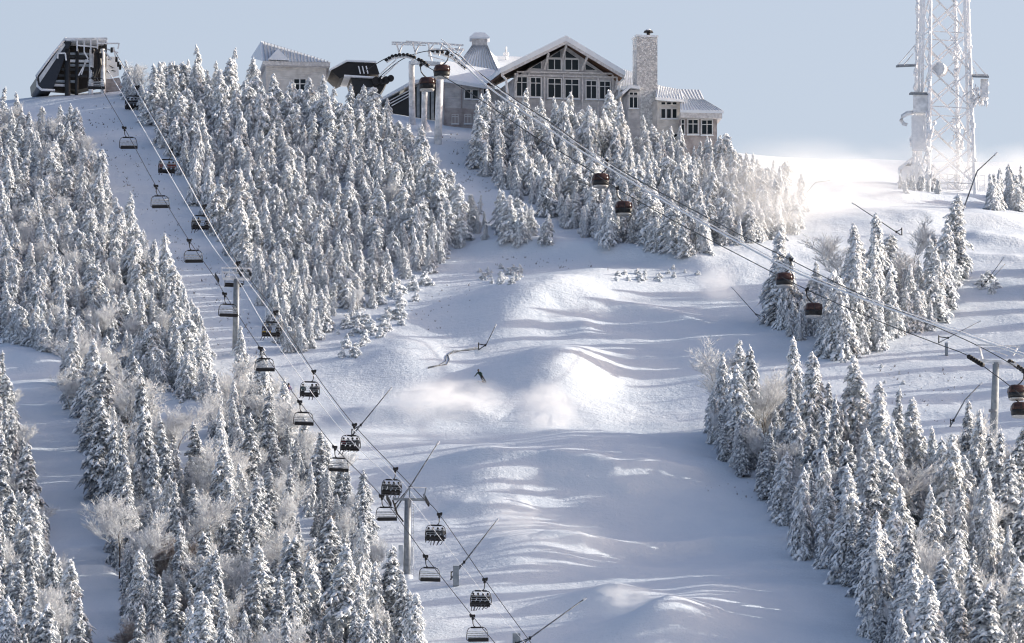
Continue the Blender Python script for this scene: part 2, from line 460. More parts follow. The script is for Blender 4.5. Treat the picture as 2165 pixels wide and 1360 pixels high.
def conifer(seed, h, rad, step, nb, droop, fat, gap, power=0.85, clear=0.05, needle_w=1.0, lean_k=1.0, cut=1.0):
    """meshes of a snow-laden conifer: trunk, needled branches, snow load"""
    rng = np.random.default_rng(seed)
    snow, need = [], []
    lean = rng.uniform(-0.05, 0.05, 2) * h * lean_k
    def axis_at(t): return np.array((lean[0] * t * t, lean[1] * t * t, 0))
    z = h * clear
    side = rng.uniform(0, 6.28); sidek = rng.uniform(0.0, 0.22)
    lump = rng.uniform(0, 6.28, 4)
    while z < h * 0.985 * cut:
        t = z / h
        prof = (1 - t) ** power
        m = max(3, int(round(nb * (0.45 + 0.55 * prof) + rng.uniform(-1, 1))))
        ph = rng.uniform(0, 6.28)
        lev = 1 + rng.uniform(-0.16, 0.16)
        for i in range(m):
            az = ph + i * 2 * np.pi / m + rng.uniform(-0.3, 0.3)
            L = (rad * prof * lev * rng.uniform(0.62, 1.12) + 0.05 * rad) * (1 + sidek * math.cos(az - side))
            L *= 1 + 0.20 * math.sin(2 * az + 9 * t + lump[0]) + 0.16 * math.sin(3 * az - 15 * t + lump[1])
            if rng.random() < gap: L *= rng.uniform(0.35, 0.6)
            o = np.array((math.cos(az), math.sin(az), 0))
            zb = z + rng.uniform(-0.9, 0.9) * step
            dr = droop * rng.uniform(0.7, 1.35)
            base = axis_at(t) + np.array((0, 0, zb))
            def pt(s): return base + o * L * s * (1 - 0.12 * s) + np.array((0, 0, L * (0.10 * s - dr * s * s)))
            tang = lambda s: o * (1 - 0.24 * s) + np.array((0, 0, 0.10 - 2 * dr * s))
            # needled spray under the snow: a drooping plate of fingers
            side_v = np.array((-o[1], o[0], 0))
            nf = 3 if L > 0.25 * rad else 2
            for k in range(nf):
                s0 = 0.25 + 0.3 * k
                w = needle_w * (0.16 * rad + 0.16 * L) * rng.uniform(0.7, 1.2) * (1.1 - 0.35 * s0)
                for sg in (-1, 1):
                    a_ = pt(s0 - 0.22); b_ = pt(min(1.05, s0 + 0.25))
                    tip = pt(min(1.12, s0 + 0.36)) + side_v * sg * w + np.array((0, 0, -w * rng.uniform(0.5, 1.0)))
                    low = (a_ + b_ + tip) / 3 + np.array((0, 0, -0.35 * w))
                    need.append((np.array((a_, b_, tip, low)), np.array(((0, 1, 2), (0, 3, 1), (1, 3, 2), (2, 3, 0)))))
            # pillows of snow and rime lying along the branch
            ns = 4 if L > 0.6 * rad else 3 if L > 0.3 * rad else 2 if L > 0.14 * rad else 1
            for k in range(ns):
                s = (k + 0.75) / ns if ns > 1 else 0.7
                s = min(1.0, s + rng.uniform(-0.08, 0.08))
                if rng.random() < gap * 0.8: continue
                a = (0.30 * L / ns * 1.6 + 0.035 * rad) * rng.uniform(0.7, 1.25)
                b = fat * (0.055 * rad + 0.055 * L) * rng.uniform(0.7, 1.25)
                hh = b * rng.uniform(0.55, 0.85)
                c = pt(s) + np.array((0, 0, hh * 0.55)) + side_v * rng.uniform(-0.5, 0.5) * b
                snow.append((blob(rng, c, tang(s), a, b, hh), ICO_F))
                for sg in (-1, 1):      # side fingers
                    if s < 0.3 or rng.random() < 0.25: continue
                    dd = tang(s) * 0.6 + side_v * sg * rng.uniform(0.5, 0.9) + np.array((0, 0, -rng.uniform(0.1, 0.55)))
                    snow.append((blob(rng, c + dd * a * 0.8, dd, a * 0.75, b * 0.62, hh * 0.7), ICO_F))
        z += step * (0.55 + 0.6 * prof) * rng.uniform(0.85, 1.15)
    top = axis_at(1.0) + np.array((0, 0, h))
    for k in range(4):
        c = axis_at(1) + np.array((rng.uniform(-.03, .03) * rad, rng.uniform(-.03, .03) * rad, h * cut * (1.0 - 0.018 * k)))
        snow.append((blob(rng, c, np.array((0.2, 0.1, 1.0)), 0.09 * rad + 0.03, fat * (0.04 + 0.014 * k) * rad, fat * (0.04 + 0.014 * k) * rad), ICO_F))
    core = [cone_part(h * clear, h * 0.55, rad * 0.40, rad * 0.20, 7), cone_part(h * 0.55, h * 0.97 * cut, rad * 0.20, 0.02, 7, lean * 0.7)]
    core[1][0][7:, :2] = core[1][0][7:, :2]
    trunk = [cone_part(-0.6, h * 0.5, 0.020 * h + 0.03, 0.012 * h, 7), cone_part(h * 0.5, h * 0.98 * cut, 0.012 * h, 0.01, 7, lean * 0.9)]
    return trunk, core + need, snow

def prism_between(a, b, ra, rb):
    d = b - a; d = d / (np.linalg.norm(d) + 1e-9)
    r = np.cross(d, (0.3, 0.2, 0.93)); r /= (np.linalg.norm(r) + 1e-9); u = np.cross(r, d)
    an = np.arange(3) * 2.0944
    ring = np.cos(an)[:, None] * r + np.sin(an)[:, None] * u
    v = np.vstack([a + ra * ring, b + rb * ring])
    return v, np.array([(0, 1, 4), (0, 4, 3), (1, 2, 5), (1, 5, 4), (2, 0, 3), (2, 3, 5)])

def broadleaf(seed, h, rad, stems=1, dens=1.0, low=0.25, tw=0.024):
    """bare frost-covered tree: trunk with limbs, and a crown of fine twigs"""
    rng = np.random.default_rng(seed)
    limbs, twigs = [], []
    def grow(p, d, L, r, lev):
        nseg = 3 if lev < 2 else 2
        for k in range(nseg):
            d = d + rng.normal(0, 0.13, 3) + np.array((0, 0, 0.05)); d /= np.linalg.norm(d)
            q = p + d * L / nseg
            r2 = r * (0.82 if lev < 3 else 0.7)
            (limbs if lev < 2 else twigs).append(prism_between(p, q, r, r2))
            if lev < 4:
                nchild = (2 if lev == 0 else 3) if lev < 2 else (4 if rng.random() < 0.6 * dens else 3)
                if lev == 0 and k == 0: nchild = 0 if low > 0.2 else 2
                for _ in range(nchild):
                    az = rng.uniform(0, 6.28); sp = rng.uniform(0.45, 0.95)
                    o = np.array((math.cos(az), math.sin(az), 0.15))
                    dd = d * math.cos(sp) + o * math.sin(sp); dd /= np.linalg.norm(dd)
                    grow(q, dd, L * rng.uniform(0.48, 0.68), max(tw, r2 * 0.55), lev + 1)
            p, r = q, r2
    for s_ in range(stems):
        az = rng.uniform(0, 6.28)
        d = np.array((0.25 * math.cos(az), 0.25 * math.sin(az), 1.0)) if stems > 1 else np.array((rng.uniform(-.06, .06), rng.uniform(-.06, .06), 1.0))
        d /= np.linalg.norm(d)
        grow(np.array((0.15 * math.cos(az), 0.15 * math.sin(az), -0.4)) if stems > 1 else np.array((0, 0, -0.5)), d, h * 0.68, 0.010 * h + 0.02, 0)
    return limbs, twigs

def scale_to(parts_list, h):
    zmax = max(v[:, 2].max() for ps in parts_list for v, f in ps)
    k = h / zmax
    return [[(v * k, f) for v, f in ps] for ps in parts_list]

PROTO = {'tallfir': [], 'fir': [], 'spruce': [], 'birch': [], 'alder': [], 'bush': []}
def proto(kind, ident, trunk, crown, snow, tm, cm):
    PROTO[kind].append((tri_mesh(ident + '_trunk', trunk, tm), tri_mesh(ident + '_crown', crown, cm, False),
                        tri_mesh(ident + '_snow', snow, M['treesnow']) if snow else None))
FIRS = [  # crown radius, droop, clump size, gaps, outline power, lean, cut-off top
    (1.45, .52, .80, .14, .66, 1, 1.0), (1.7, .46, .90, .08, .60, 1, 1.0), (1.95, .58, .80, .20, .74, 1, 1.0), (1.5, .50, .95, .12, .52, 2, .90), (1.25, .48, .90, .26, .72, 2.4, 1.0),
    (1.85, .62, .82, .10, .62, .5, .93), (1.4, .55, 1.0, .16, .46, 1.6, .86), (1.65, .50, .85, .22, .80, 1, 1.0), (1.15, .60, .95, .18, .60, 3, 1.0), (2.0, .44, .78, .28, .56, 1.4, .92)]
for k, (ra, dr, fa, ga, po, le, cut) in enumerate(FIRS):      # stunted summit firs crusted with rime, 6 m
    tr, cr, sn = conifer(100 + k, 6.0, ra, 0.33, 10, dr, fa, ga, po, 0.03, 0.9, le, cut)
    proto('fir', 'fir', tr, cr, sn, M['bark'], M['rimed'])
for k in range(4):      # tall rimed firs of the sheltered island, 9.5 m
    tr, cr, sn = conifer(150 + k, 9.5, (1.9, 2.2, 1.7, 2.05)[k], 0.40, 11, (0.55, .5, .6, .52)[k], (.85, .8, .9, .85)[k], (.12, .22, .08, .18)[k], (.62, .72, .52, .66)[k], 0.03, 0.9, (1, 2, 1.5, .6)[k], (1, 1, .92, 1)[k])
    proto('tallfir', 'fir', tr, cr, sn, M['bark'], M['rimed'])
for k in range(6):      # taller spruces lower on the hill, 10 m
    tr, cr, sn = conifer(200 + k, 10.0, (1.9, 2.2, 1.75, 2.3, 2.0, 1.8)[k], 0.42, 11, (0.42, 0.48, 0.40, 0.52, 0.45, 0.42)[k], (0.74, .8, .70, .85, .76, .72)[k], (.16, .28, .14, .24, .2, .3)[k], (.8, .66, .9, .7, .8, .6)[k], 0.05, 1.1, (.5, 1, 1.4, .6, 1.8, .8)[k])
    proto('spruce', 'spruce', tr, cr, sn, M['bark'], M['needles'])
for k in range(5):
    tr, tw_ = scale_to(broadleaf(300 + k, 8.0, 2.6, 1 + (k % 2), 1.0), 8.0)
    proto('birch', 'birch', tr, tw_, None, M['bark'], M['twig'])
for k in range(3):
    tr, tw_ = scale_to(broadleaf(340 + k, 6.0, 2.6, 4, 0.8, 0.1), 6.0)
    proto('alder', 'alder', tr, tw_, None, M['bark'], M['twigd'])
for k in range(3):
    tr, cr, sn = conifer(400 + k, 1.2, 0.75, 0.17, 7, 0.3, 1.25, 0.15, 0.6, 0.05)
    proto('bush', 'bush', tr, cr, sn, M['bark'], M['rimed'])

NAMES = {'tallfir': 'snowy_fir_tree', 'fir': 'fir_tree', 'spruce': 'spruce_tree', 'birch': 'birch_tree', 'alder': 'alder_tree', 'bush': 'dwarf_fir'}
HREF = {'tallfir': 9.5, 'fir': 6.0, 'spruce': 10.0, 'birch': 8.0, 'alder': 6.0, 'bush': 1.2}
TREES, PLANTED = [], []
def plant(kind, loc, h, rng, label, group, wide=1.0, cat=None):
    tm, cm, sm = PROTO[kind][int(rng.integers(len(PROTO[kind])))]
    e = empty(NAMES[kind], loc, float(rng.uniform(0, 6.28)))
    s = h / HREF[kind]
    w = s * wide
    e.scale = (w, w, s)
    e.rotation_euler[0] = float(rng.normal(0, 0.04)); e.rotation_euler[1] = float(rng.normal(0, 0.04))
    for nm, me in (('trunk', tm), ('crown', cm), ('snow_load', sm)):
        if me is None: continue
        o = bpy.data.objects.new(nm, me); COL.objects.link(o); o.parent = e
        if nm == 'snow_load': o['kind'] = 'stuff'
    tag(e, label, cat or ('shrub' if kind == 'bush' else 'tree'), group)
    TREES.append((loc, kind)); PLANTED.append(e)
    return e

for k_, ps_ in PROTO.items(): print('PROTO', k_, [sum(len(m.polygons) for m in q if m) for q in ps_])
# ------------------------------------------------------------------ stands of trees (outlines follow where the trunks stand)
def scatter(poly, spacing, seed, visible=True):
    """jittered, spaced ground points whose foot lies inside an outline given in photograph pixels"""
    rng = np.random.default_rng(seed)
    corners = np.array([ground(*p) for p in poly])
    x0, x1, y0, y1 = corners[:, 0].min() - 3, corners[:, 0].max() + 3, corners[:, 1].min() - 6, corners[:, 1].max() + 6
    pts = []
    row = 0
    y = y0
    while y < y1:
        x = x0 + (row % 2) * spacing / 2
        while x < x1:
            xx, yy = x + rng.uniform(-.36, .36) * spacing, y + rng.uniform(-.36, .36) * spacing
            z = float(hz(xx, yy))
            px, py, d = [float(q[0]) for q in proj((xx, yy, z))]
            if in_poly(px, py, poly):
                b = ground(px, py)
                if abs(b[1] - yy) < 8: pts.append((np.array((xx, yy, z)), px, py))
            x += spacing
        y += spacing * 0.87; row += 1
    return pts

class _Mid:
    def uniform(s, a, b): return (a + b) / 2
MID = _Mid()
def stand(poly, spacing, seed, mix, hfun, label, group, wide=1.0, avoid=None):
    rng = np.random.default_rng(seed + 1)
    n = 0
    kinds = list(mix)
    pr = np.array([mix[k] for k in kinds], float); pr /= pr.sum()
    for loc, px, py in scatter(poly, spacing, seed):
        if avoid and avoid(px, py): continue
        k = kinds[int(rng.choice(len(kinds), p=pr))]
        h = hfun(px, py, rng) * (1.0 if k in ('fir', 'spruce', 'tallfir') else 0.86 if k == 'birch' else 0.55)
        lab = label(k, px, py, h) if callable(label) else label
        wv = float(rng.uniform(.74, 1.26))
        rel = h / (hfun(px, py, MID) * (1.0 if k in ('fir', 'spruce', 'tallfir') else 0.86 if k == 'birch' else 0.55))
        lab = ('tall ' if rel > 1.07 else 'short ' if rel < 0.90 else '') + ('slender ' if wv < 0.9 else 'broad ' if wv > 1.1 else '') + lab
        plant(k, loc, h, rng, lab, group, wide * wv)
        n += 1
    print('STAND', group, n)

KW = {'tallfir': 'snow-clad fir', 'fir': 'rime-crusted fir', 'spruce': 'snow-laden dark spruce', 'birch': 'frosted bare birch', 'alder': 'bare brownish alder'}

# stand on the far side of the chairlift line
def lab_s1(k, px, py, h):
    if py < 330: where = 'on the skyline left of the summit station' if px < 110 else 'just below the summit terminal left of the lift'
    elif py < 520: where = 'in the upper left stand beside the chairlift' if px > 140 else 'deep in the upper left stand at the picture edge'
    elif py < 660: where = 'midway down the left stand by the lift' if px > 200 else 'midway down the left stand by the edge'
    else: where = 'at the foot of the left stand'
    return KW[k] + ' ' + where
S1 = [(-120, 262), (0, 264), (60, 276), (110, 292), (165, 292), (190, 345), (258, 470), (308, 560), (374, 640), (412, 700), (440, 790), (436, 850), (350, 832), (240, 785), (130, 757), (0, 718), (-120, 700)]
stand(S1, 5.6, 1, {'fir': .84, 'birch': .16}, lambda px, py, r: 5.0 * r.uniform(0.72, 1.28) + max(0, py - 500) * 0.005, lab_s1, 'left forest')

# stand between the chairlift and the lodge trail
def lab_s4(k, px, py, h):
    if py < 290: where = 'on the skyline beside the summit terminal' if px < 420 else 'on the skyline in front of the hip-roofed building' if px < 700 else 'below the black gondola station'
    elif py < 430: where = 'bordering the chairlift clearing high up' if px < 420 else 'high in the central stand below the ribbed roof' if px < 720 else 'high in the central stand beside the gondola towers'
    elif py < 560: where = 'bordering the lift clearing above the upper tower' if px < 580 else 'in the middle of the central stand' if px < 800 else 'at the right edge of the central stand'
    else: where = 'at the central stand foot beside the upper lift tower' if px < 640 else 'at the ragged lower edge of the central stand'
    return KW[k] + ' ' + where
S4 = [(258, 195), (300, 200), (420, 200), (520, 222), (560, 252), (690, 262), (790, 282), (845, 300), (885, 350), (935, 415), (985, 490), (975, 530), (930, 575), (850, 590), (800, 650), (720, 690), (650, 745), (600, 745),
      (560, 680), (534, 610), (484, 535), (416, 440), (361, 345), (312, 270)]
stand(S4, 5.2, 2, {'fir': .93, 'birch': .07}, lambda px, py, r: (6.6 if px < 520 else 6.3 if py < 330 else 5.3) * r.uniform(0.74, 1.2) * (0.86 if py > 560 else 1), lab_s4, 'central forest')

# stand below the lodge
def lab_s5(k, px, py, h):
    if py < 375: where = 'in front of the lodge gable' if px < 1320 else 'in front of the stone chimney' if px < 1440 else 'below the right wing of the lodge'
    elif py < 460: where = 'under the gondola ropes below the lodge' if px < 1400 else 'in the blowing snow right of the lodge stand'
    else: where = 'at the foot of the lodge stand'
    return KW[k] + ' ' + where
S5 = [(1005, 300), (1080, 304), (1200, 310), (1320, 325), (1420, 345), (1490, 352), (1560, 372), (1640, 400), (1695, 440), (1690, 500), (1600, 515), (1520, 525), (1440, 548), (1350, 540), (1250, 508), (1165, 478), (1090, 420), (1020, 370)]
stand(S5, 5.0, 3, {'fir': .97, 'birch': .03}, lambda px, py, r: (7.4 if py < 365 and px < 1330 else 6.4 if py < 365 and px < 1480 else 5.6 if px < 1480 else 5.0) * r.uniform(0.78, 1.18), lab_s5, 'lodge forest')
stand([(1040, 470), (1100, 478), (1160, 505), (1165, 528), (1060, 520)], 2.7, 4, {'fir': 1}, lambda px, py, r: 4.6 * r.uniform(0.7, 1.15), 'rime-crusted fir in the small clump above the open ledge', 'ledge clump')
stand([(985, 440), (1040, 440), (1045, 515), (975, 505)], 2.6, 5, {'fir': 1}, lambda px, py, r: 2.8 * r.uniform(0.6, 1.2), 'little rimed fir in the gap between the central and lodge stands', 'gap firs')
stand([(2085, 418), (2150, 420), (2300, 425), (2300, 450), (2100, 446)], 2.6, 6, {'fir': 1}, lambda px, py, r: 4.2 * r.uniform(0.7, 1.15), 'rimed fir behind the bent snow lance at the right edge', 'right edge clump')
stand([(1900, 398), (1985, 402), (1985, 412), (1900, 408)], 2.2, 16, {'fir': 1}, lambda px, py, r: 2.2 * r.uniform(0.6, 1.15), 'small rimed fir at the foot of the lattice mast', 'mast foot firs')
# island of trees on the right under the gondola rope
def lab_s7(k, px, py, h):
    return KW[k] + (' at the left tip of the tree island under the gondola' if px < 1740 else ' in the middle of the tree island under the gondola' if px < 1900 else ' at the right end of the tree island under the gondola')
S7 = [(1650, 690), (1700, 745), (1780, 765), (1860, 745), (1985, 695), (2010, 640), (2020, 590), (1940, 585), (1850, 620), (1760, 650), (1700, 655)]
stand(S7, 4.6, 7, {'tallfir': .86, 'birch': .14}, lambda px, py, r: 9.3 * r.uniform(0.66, 1.2), lab_s7, 'right island', 1.05)
# big lower right stand
def lab_s8(k, px, py, h):
    if px < 1680 and py < 1120: where = 'at the upper left corner of the lower right stand'
    elif py < 1080: where = 'in the upper part of the lower right stand' if px < 1880 else 'in front of the gondola tower at the right'
    elif px < 1860: where = 'along the run edge of the lower right stand'
    else: where = 'deep in the lower right stand' if py < 1260 else 'in the bottom right corner'
    return KW[k] + ' ' + where
S8 = [(1512, 900), (1590, 905), (1690, 940), (1790, 965), (1900, 1000), (2040, 1040), (2230, 1060), (2230, 1520), (1900, 1520), (1840, 1350), (1815, 1290), (1790, 1225), (1700, 1180), (1655, 1110), (1600, 1030), (1530, 985), (1500, 935)]
stand(S8, 5.3, 8, {'spruce': .38, 'tallfir': .46, 'birch': .16}, lambda px, py, r: 11.2 * r.uniform(0.72, 1.2), lab_s8, 'lower right forest')
# lower left stand between the shaded run and the chairlift
def lab_s2(k, px, py, h):
    if py < 960: where = 'at the top of the lower left stand' if px < 330 else 'beside the bright snow patch left of the lift'
    elif py < 1160: where = 'along the edge of the shaded left run' if px < 330 else 'in the middle of the lower left stand' if px < 560 else 'on the lift side of the lower left stand'
    elif py < 1300: where = 'low on the edge of the shaded left run' if px < 400 else 'low in the lower left stand' if px < 640 else 'below the lower lift tower'
    else: where = 'along the bottom edge, left of the lift line'
    return KW[k] + ' ' + where
S2a = [(130, 800), (250, 830), (330, 940), (385, 1000), (440, 1040), (520, 1060), (600, 1130), (640, 1200), (700, 1290), (880, 1385), (880, 1520), (300, 1520), (268, 1420), (270, 1320), (250, 1220), (215, 1120), (190, 1010), (180, 930), (130, 845)]
stand(S2a, 5.3, 9, {'spruce': .46, 'tallfir': .31, 'birch': .16, 'alder': .07}, lambda px, py, r: (8.6 + max(0, py - 900) * 0.003) * r.uniform(0.72, 1.22), lab_s2, 'lower left forest')
S2b = [(452, 880), (490, 820), (556, 822), (600, 885), (650, 965), (700, 1040), (750, 1100), (800, 1185), (800, 1225), (760, 1240), (700, 1195), (640, 1110), (560, 1060), (500, 1010), (455, 940)]
stand(S2b, 4.8, 10, {'spruce': .25, 'tallfir': .43, 'birch': .28, 'alder': .04}, lambda px, py, r: 7.2 * r.uniform(0.75, 1.2), lab_s2, 'lower left forest')
S3 = [(-110, 870), (10, 880), (30, 960), (66, 1120), (104, 1240), (134, 1320), (158, 1420), (165, 1520), (-110, 1520)]
stand(S3, 5.0, 11, {'spruce': .66, 'tallfir': .16, 'birch': .18}, lambda px, py, r: 10.0 * r.uniform(0.75, 1.15),
      lambda k, px, py, h: KW[k] + (' at the left edge beside the shaded run' if py < 1250 else ' in the bottom left corner'), 'left edge forest')
# trees just outside the right edge of the view: their shade falls into it
stand([(2240, 560), (2330, 560), (2420, 1000), (2290, 1000)], 7.0, 12, {'spruce': 1}, lambda px, py, r: 9.0 * r.uniform(0.8, 1.2), 'tall spruce beyond the right edge of the view', 'spruces beyond the right edge')

# dwarf firs and half-buried brush
BR = np.random.default_rng(77)
def brush(pts_poly, spacing, seed, lo, hi, label, group):
    rng = np.random.default_rng(seed)
    n = 0
    for loc, px, py in scatter(pts_poly, spacing, seed):
        if rng.random() < 0.25: continue
        hh = rng.uniform(lo, hi); ww = rng.uniform(0.75, 1.5)
        lab = ('tiny ' if hh < lo + (hi - lo) * .33 else 'larger ' if hh > lo + (hi - lo) * .67 else '') + ('squat ' if ww > 1.2 else 'slim ' if ww < 0.95 else '') + label
        plant('bush', loc - np.array((0, 0, 0.1)), hh, rng, lab, group, ww); n += 1
    print('BRUSH', group, n)
brush([(700, 690), (800, 640), (860, 600), (900, 590), (900, 640), (850, 690), (770, 750), (690, 770)], 2.3, 20, 0.6, 1.9, 'dwarf fir on the snow below the central stand', 'dwarf firs below the central stand')
brush([(1010, 575), (1060, 560), (1110, 575), (1090, 602), (1030, 600)], 1.5, 21, 0.5, 1.0, 'half-buried dwarf fir on the left of the open ledge', 'dwarf firs left of the ledge')
brush([(1290, 585), (1400, 570), (1500, 560), (1480, 580), (1400, 598), (1300, 602)], 1.7, 22, 0.4, 0.9, 'half-buried dwarf fir on the right of the open ledge', 'dwarf firs right of the ledge')
brush([(2050, 605), (2080, 590), (2115, 600), (2115, 620), (2060, 625)], 1.9, 23, 0.8, 1.6, 'dwarf fir at the foot of the two slim snow lances', 'dwarf firs by the right lances')
brush([(1820, 770), (1900, 760), (1960, 780), (1940, 820), (1850, 820)], 4.5, 24, 0.3, 0.6, 'tiny buried fir on the shaded slope left of the gondola tower', 'buried firs left of the gondola tower')
brush([(580, 850), (620, 840), (650, 870), (640, 900), (600, 890)], 2.4, 25, 0.5, 1.2, 'dwarf fir beside the skier in purple', 'dwarf firs by the standing skier')
# stubble poking through the snow of the lift clearing and the runs
sb, srng = [], np.random.default_rng(5)
for poly, cnt in (([(170, 230), (240, 215), (460, 540), (540, 690), (560, 780), (460, 760), (420, 640), (290, 450)], 620), ([(1450, 1030), (1640, 1010), (1700, 1060), (1560, 1060)], 40),
                  ([(860, 640), (980, 580), (1010, 640), (900, 720)], 50), ([(1040, 540), (1300, 556), (1290, 575), (1040, 562)], 40), ([(1830, 770), (2060, 790), (2000, 900), (1860, 850)], 90), ([(930, 280), (990, 290), (1050, 430), (960, 380)], 110)):
    k = 0
    bx = [p[0] for p in poly]; by = [p[1] for p in poly]
    while k < cnt:
        px, py = srng.uniform(min(bx), max(bx)), srng.uniform(min(by), max(by))
        if not in_poly(px, py, poly): k += 0.15; continue
        k += 1
        g = ground(px, py)
        s = 0.03 + 0.13 * srng.random() ** 2.5
        for q in range(3):
            a = srng.uniform(0, 6.28)
            sb.append(prism_between(g + np.array((srng.uniform(-s, s), srng.uniform(-s, s), -0.08)), g + np.array((math.cos(a) * s * 1.3, math.sin(a) * s * 1.3, s * srng.uniform(1.0, 2.2))), 0.012 + 0.2 * s, 0.006))
st = bpy.data.objects.new('snow_stubble', tri_mesh('snow_stubble', sb, M['bark'])); COL.objects.link(st)
tag(st, 'dark stalks and twig tips poking through the snow', 'stubble', kind='stuff')

# the thickets filling the stands between the trees one can pick out: one mass per kind
def fill_mass(name, kinds, specs, label):
    pcol = bpy.data.collections.new(name + '_sources')
    for kd in kinds:
        for tm, cm, sm in PROTO[kd]:
            me = bpy.data.meshes.new(name + '_source')
            bmx = bmesh.new()
            for k, q in enumerate((tm, cm, sm)):
                if q is None: continue
                n0 = len(bmx.faces); bmx.from_mesh(q); bmx.faces.ensure_lookup_table()
                for f_ in bmx.faces[n0:]: f_.material_index = k
            bmx.to_mesh(me); bmx.free()
            for q in (tm, cm, sm):
                if q: me.materials.append(q.materials[0])
            ob = bpy.data.objects.new(name + '_source', me); pcol.objects.link(ob)
    pts, scl, rot = [], [], []
    for poly, sp, seed, hf in specs:
        rng = np.random.default_rng(seed)
        near = np.array([t[0][:2] for t in TREES])
        for loc, px, py in scatter(poly, sp, seed):
            if ((near - loc[:2]) ** 2).sum(1).min() < 1.5 ** 2: continue
            h = hf(px, py, rng) / HREF[kinds[0]]
            w = h * rng.uniform(.8, 1.2)
            pts.append(loc); scl.append((w, w, h)); rot.append((rng.normal(0, .03), rng.normal(0, .03), rng.uniform(0, 6.28)))
    me = bpy.data.meshes.new(name); me.from_pydata([tuple(q) for q in pts], [], [])
    for nm, arr in (('scl', scl), ('rot', rot)):
        at = me.attributes.new(nm, 'FLOAT_VECTOR', 'POINT'); at.data.foreach_set('vector', np.array(arr, np.float32).ravel())
    ob = bpy.data.objects.new(name, me); COL.objects.link(ob)
    ng = bpy.data.node_groups.new(name, 'GeometryNodeTree')
    ng.interface.new_socket('Geometry', in_out='INPUT', socket_type='NodeSocketGeometry'); ng.interface.new_socket('Geometry', in_out='OUTPUT', socket_type='NodeSocketGeometry')
    N = ng.nodes.new
    gi, go, ip, ci = N('NodeGroupInput'), N('NodeGroupOutput'), N('GeometryNodeInstanceOnPoints'), N('GeometryNodeCollectionInfo')
    ci.inputs['Collection'].default_value = pcol; ci.inputs['Separate Children'].default_value = True; ci.inputs['Reset Children'].default_value = True
    ip.inputs['Pick Instance'].default_value = True
    for nm, sock in (('scl', 'Scale'), ('rot', 'Rotation')):
        na = N('GeometryNodeInputNamedAttribute'); na.data_type = 'FLOAT_VECTOR'; na.inputs['Name'].default_value = nm
        ng.links.new(na.outputs['Attribute'], ip.inputs[sock])
    ri = N('FunctionNodeRandomValue'); ri.data_type = 'INT'
    ri.inputs[4].default_value = 0; ri.inputs[5].default_value = len(pcol.objects) - 1
    ng.links.new(ri.outputs[2], ip.inputs['Instance Index'])
    ng.links.new(gi.outputs[0], ip.inputs['Points']); ng.links.new(ci.outputs[0], ip.inputs['Instance']); ng.links.new(ip.outputs[0], go.inputs[0])
    ob.modifiers.new('thicket', 'NODES').node_group = ng
    tag(ob, label, 'thicket', kind='stuff')
    print('FILL', name, len(pts))
fill_mass('fir_thicket', ['fir'], [(S1, 2.3, 61, lambda px, py, r: 4.3 * r.uniform(.7, 1.15)), (S4, 2.25, 62, lambda px, py, r: (5.6 if py < 330 and px > 520 else 4.3) * r.uniform(.65, 1.15) * (.75 if py > 560 else 1)), (S5, 2.2, 63, lambda px, py, r: (5.9 if py < 370 and px < 1330 else 4.3) * r.uniform(.7, 1.1)), (S7, 2.6, 64, lambda px, py, r: 4.6 * r.uniform(.6, 1.2))],
          'mass of smaller rimed firs filling the stands round the summit')
fill_mass('spruce_thicket', ['spruce', 'tallfir'], [(S8, 2.7, 65, lambda px, py, r: 6.4 * r.uniform(.6, 1.1)), (S2a, 2.7, 66, lambda px, py, r: 5.6 * r.uniform(.6, 1.1)), (S3, 2.8, 67, lambda px, py, r: 7.0 * r.uniform(.6, 1.1)), (S2b, 2.7, 68, lambda px, py, r: 4.4 * r.uniform(.6, 1.1))],
          'mass of smaller snowy spruces filling the lower stands')
fill_mass('birch_thicket', ['birch'], [(S8, 7.5, 69, lambda px, py, r: 6.0 * r.uniform(.7, 1.2)), (S2a, 7.5, 70, lambda px, py, r: 5.6 * r.uniform(.7, 1.2)), (S3, 5.2, 71, lambda px, py, r: 5.4 * r.uniform(.7, 1.1)), (S2b, 5.5, 72, lambda px, py, r: 5.0 * r.uniform(.7, 1.2)), (S1, 6.5, 73, lambda px, py, r: 4.2 * r.uniform(.8, 1.2))],
          'mass of frosted bare birch saplings and thin trees between the spruces')
# trees that would share a description are told apart by their order across the view
by_label = {}
for e in PLANTED: by_label.setdefault(e['label'], []).append(e)
NTH = ['', 'second ', 'third ', 'fourth ', 'fifth ', 'sixth ', 'seventh ', 'eighth ', 'ninth ', 'tenth ', 'eleventh ', 'twelfth ']
for lab, es in by_label.items():
    if not 2 <= len(es) <= 12: continue
    es.sort(key=lambda e: e.location[0])
    for k, e in enumerate(es):
        new = ('rightmost ' if k == len(es) - 1 else NTH[k] + 'leftmost ') + lab
        if len(new.replace('-', ' ').split()) <= 16: e['label'] = new
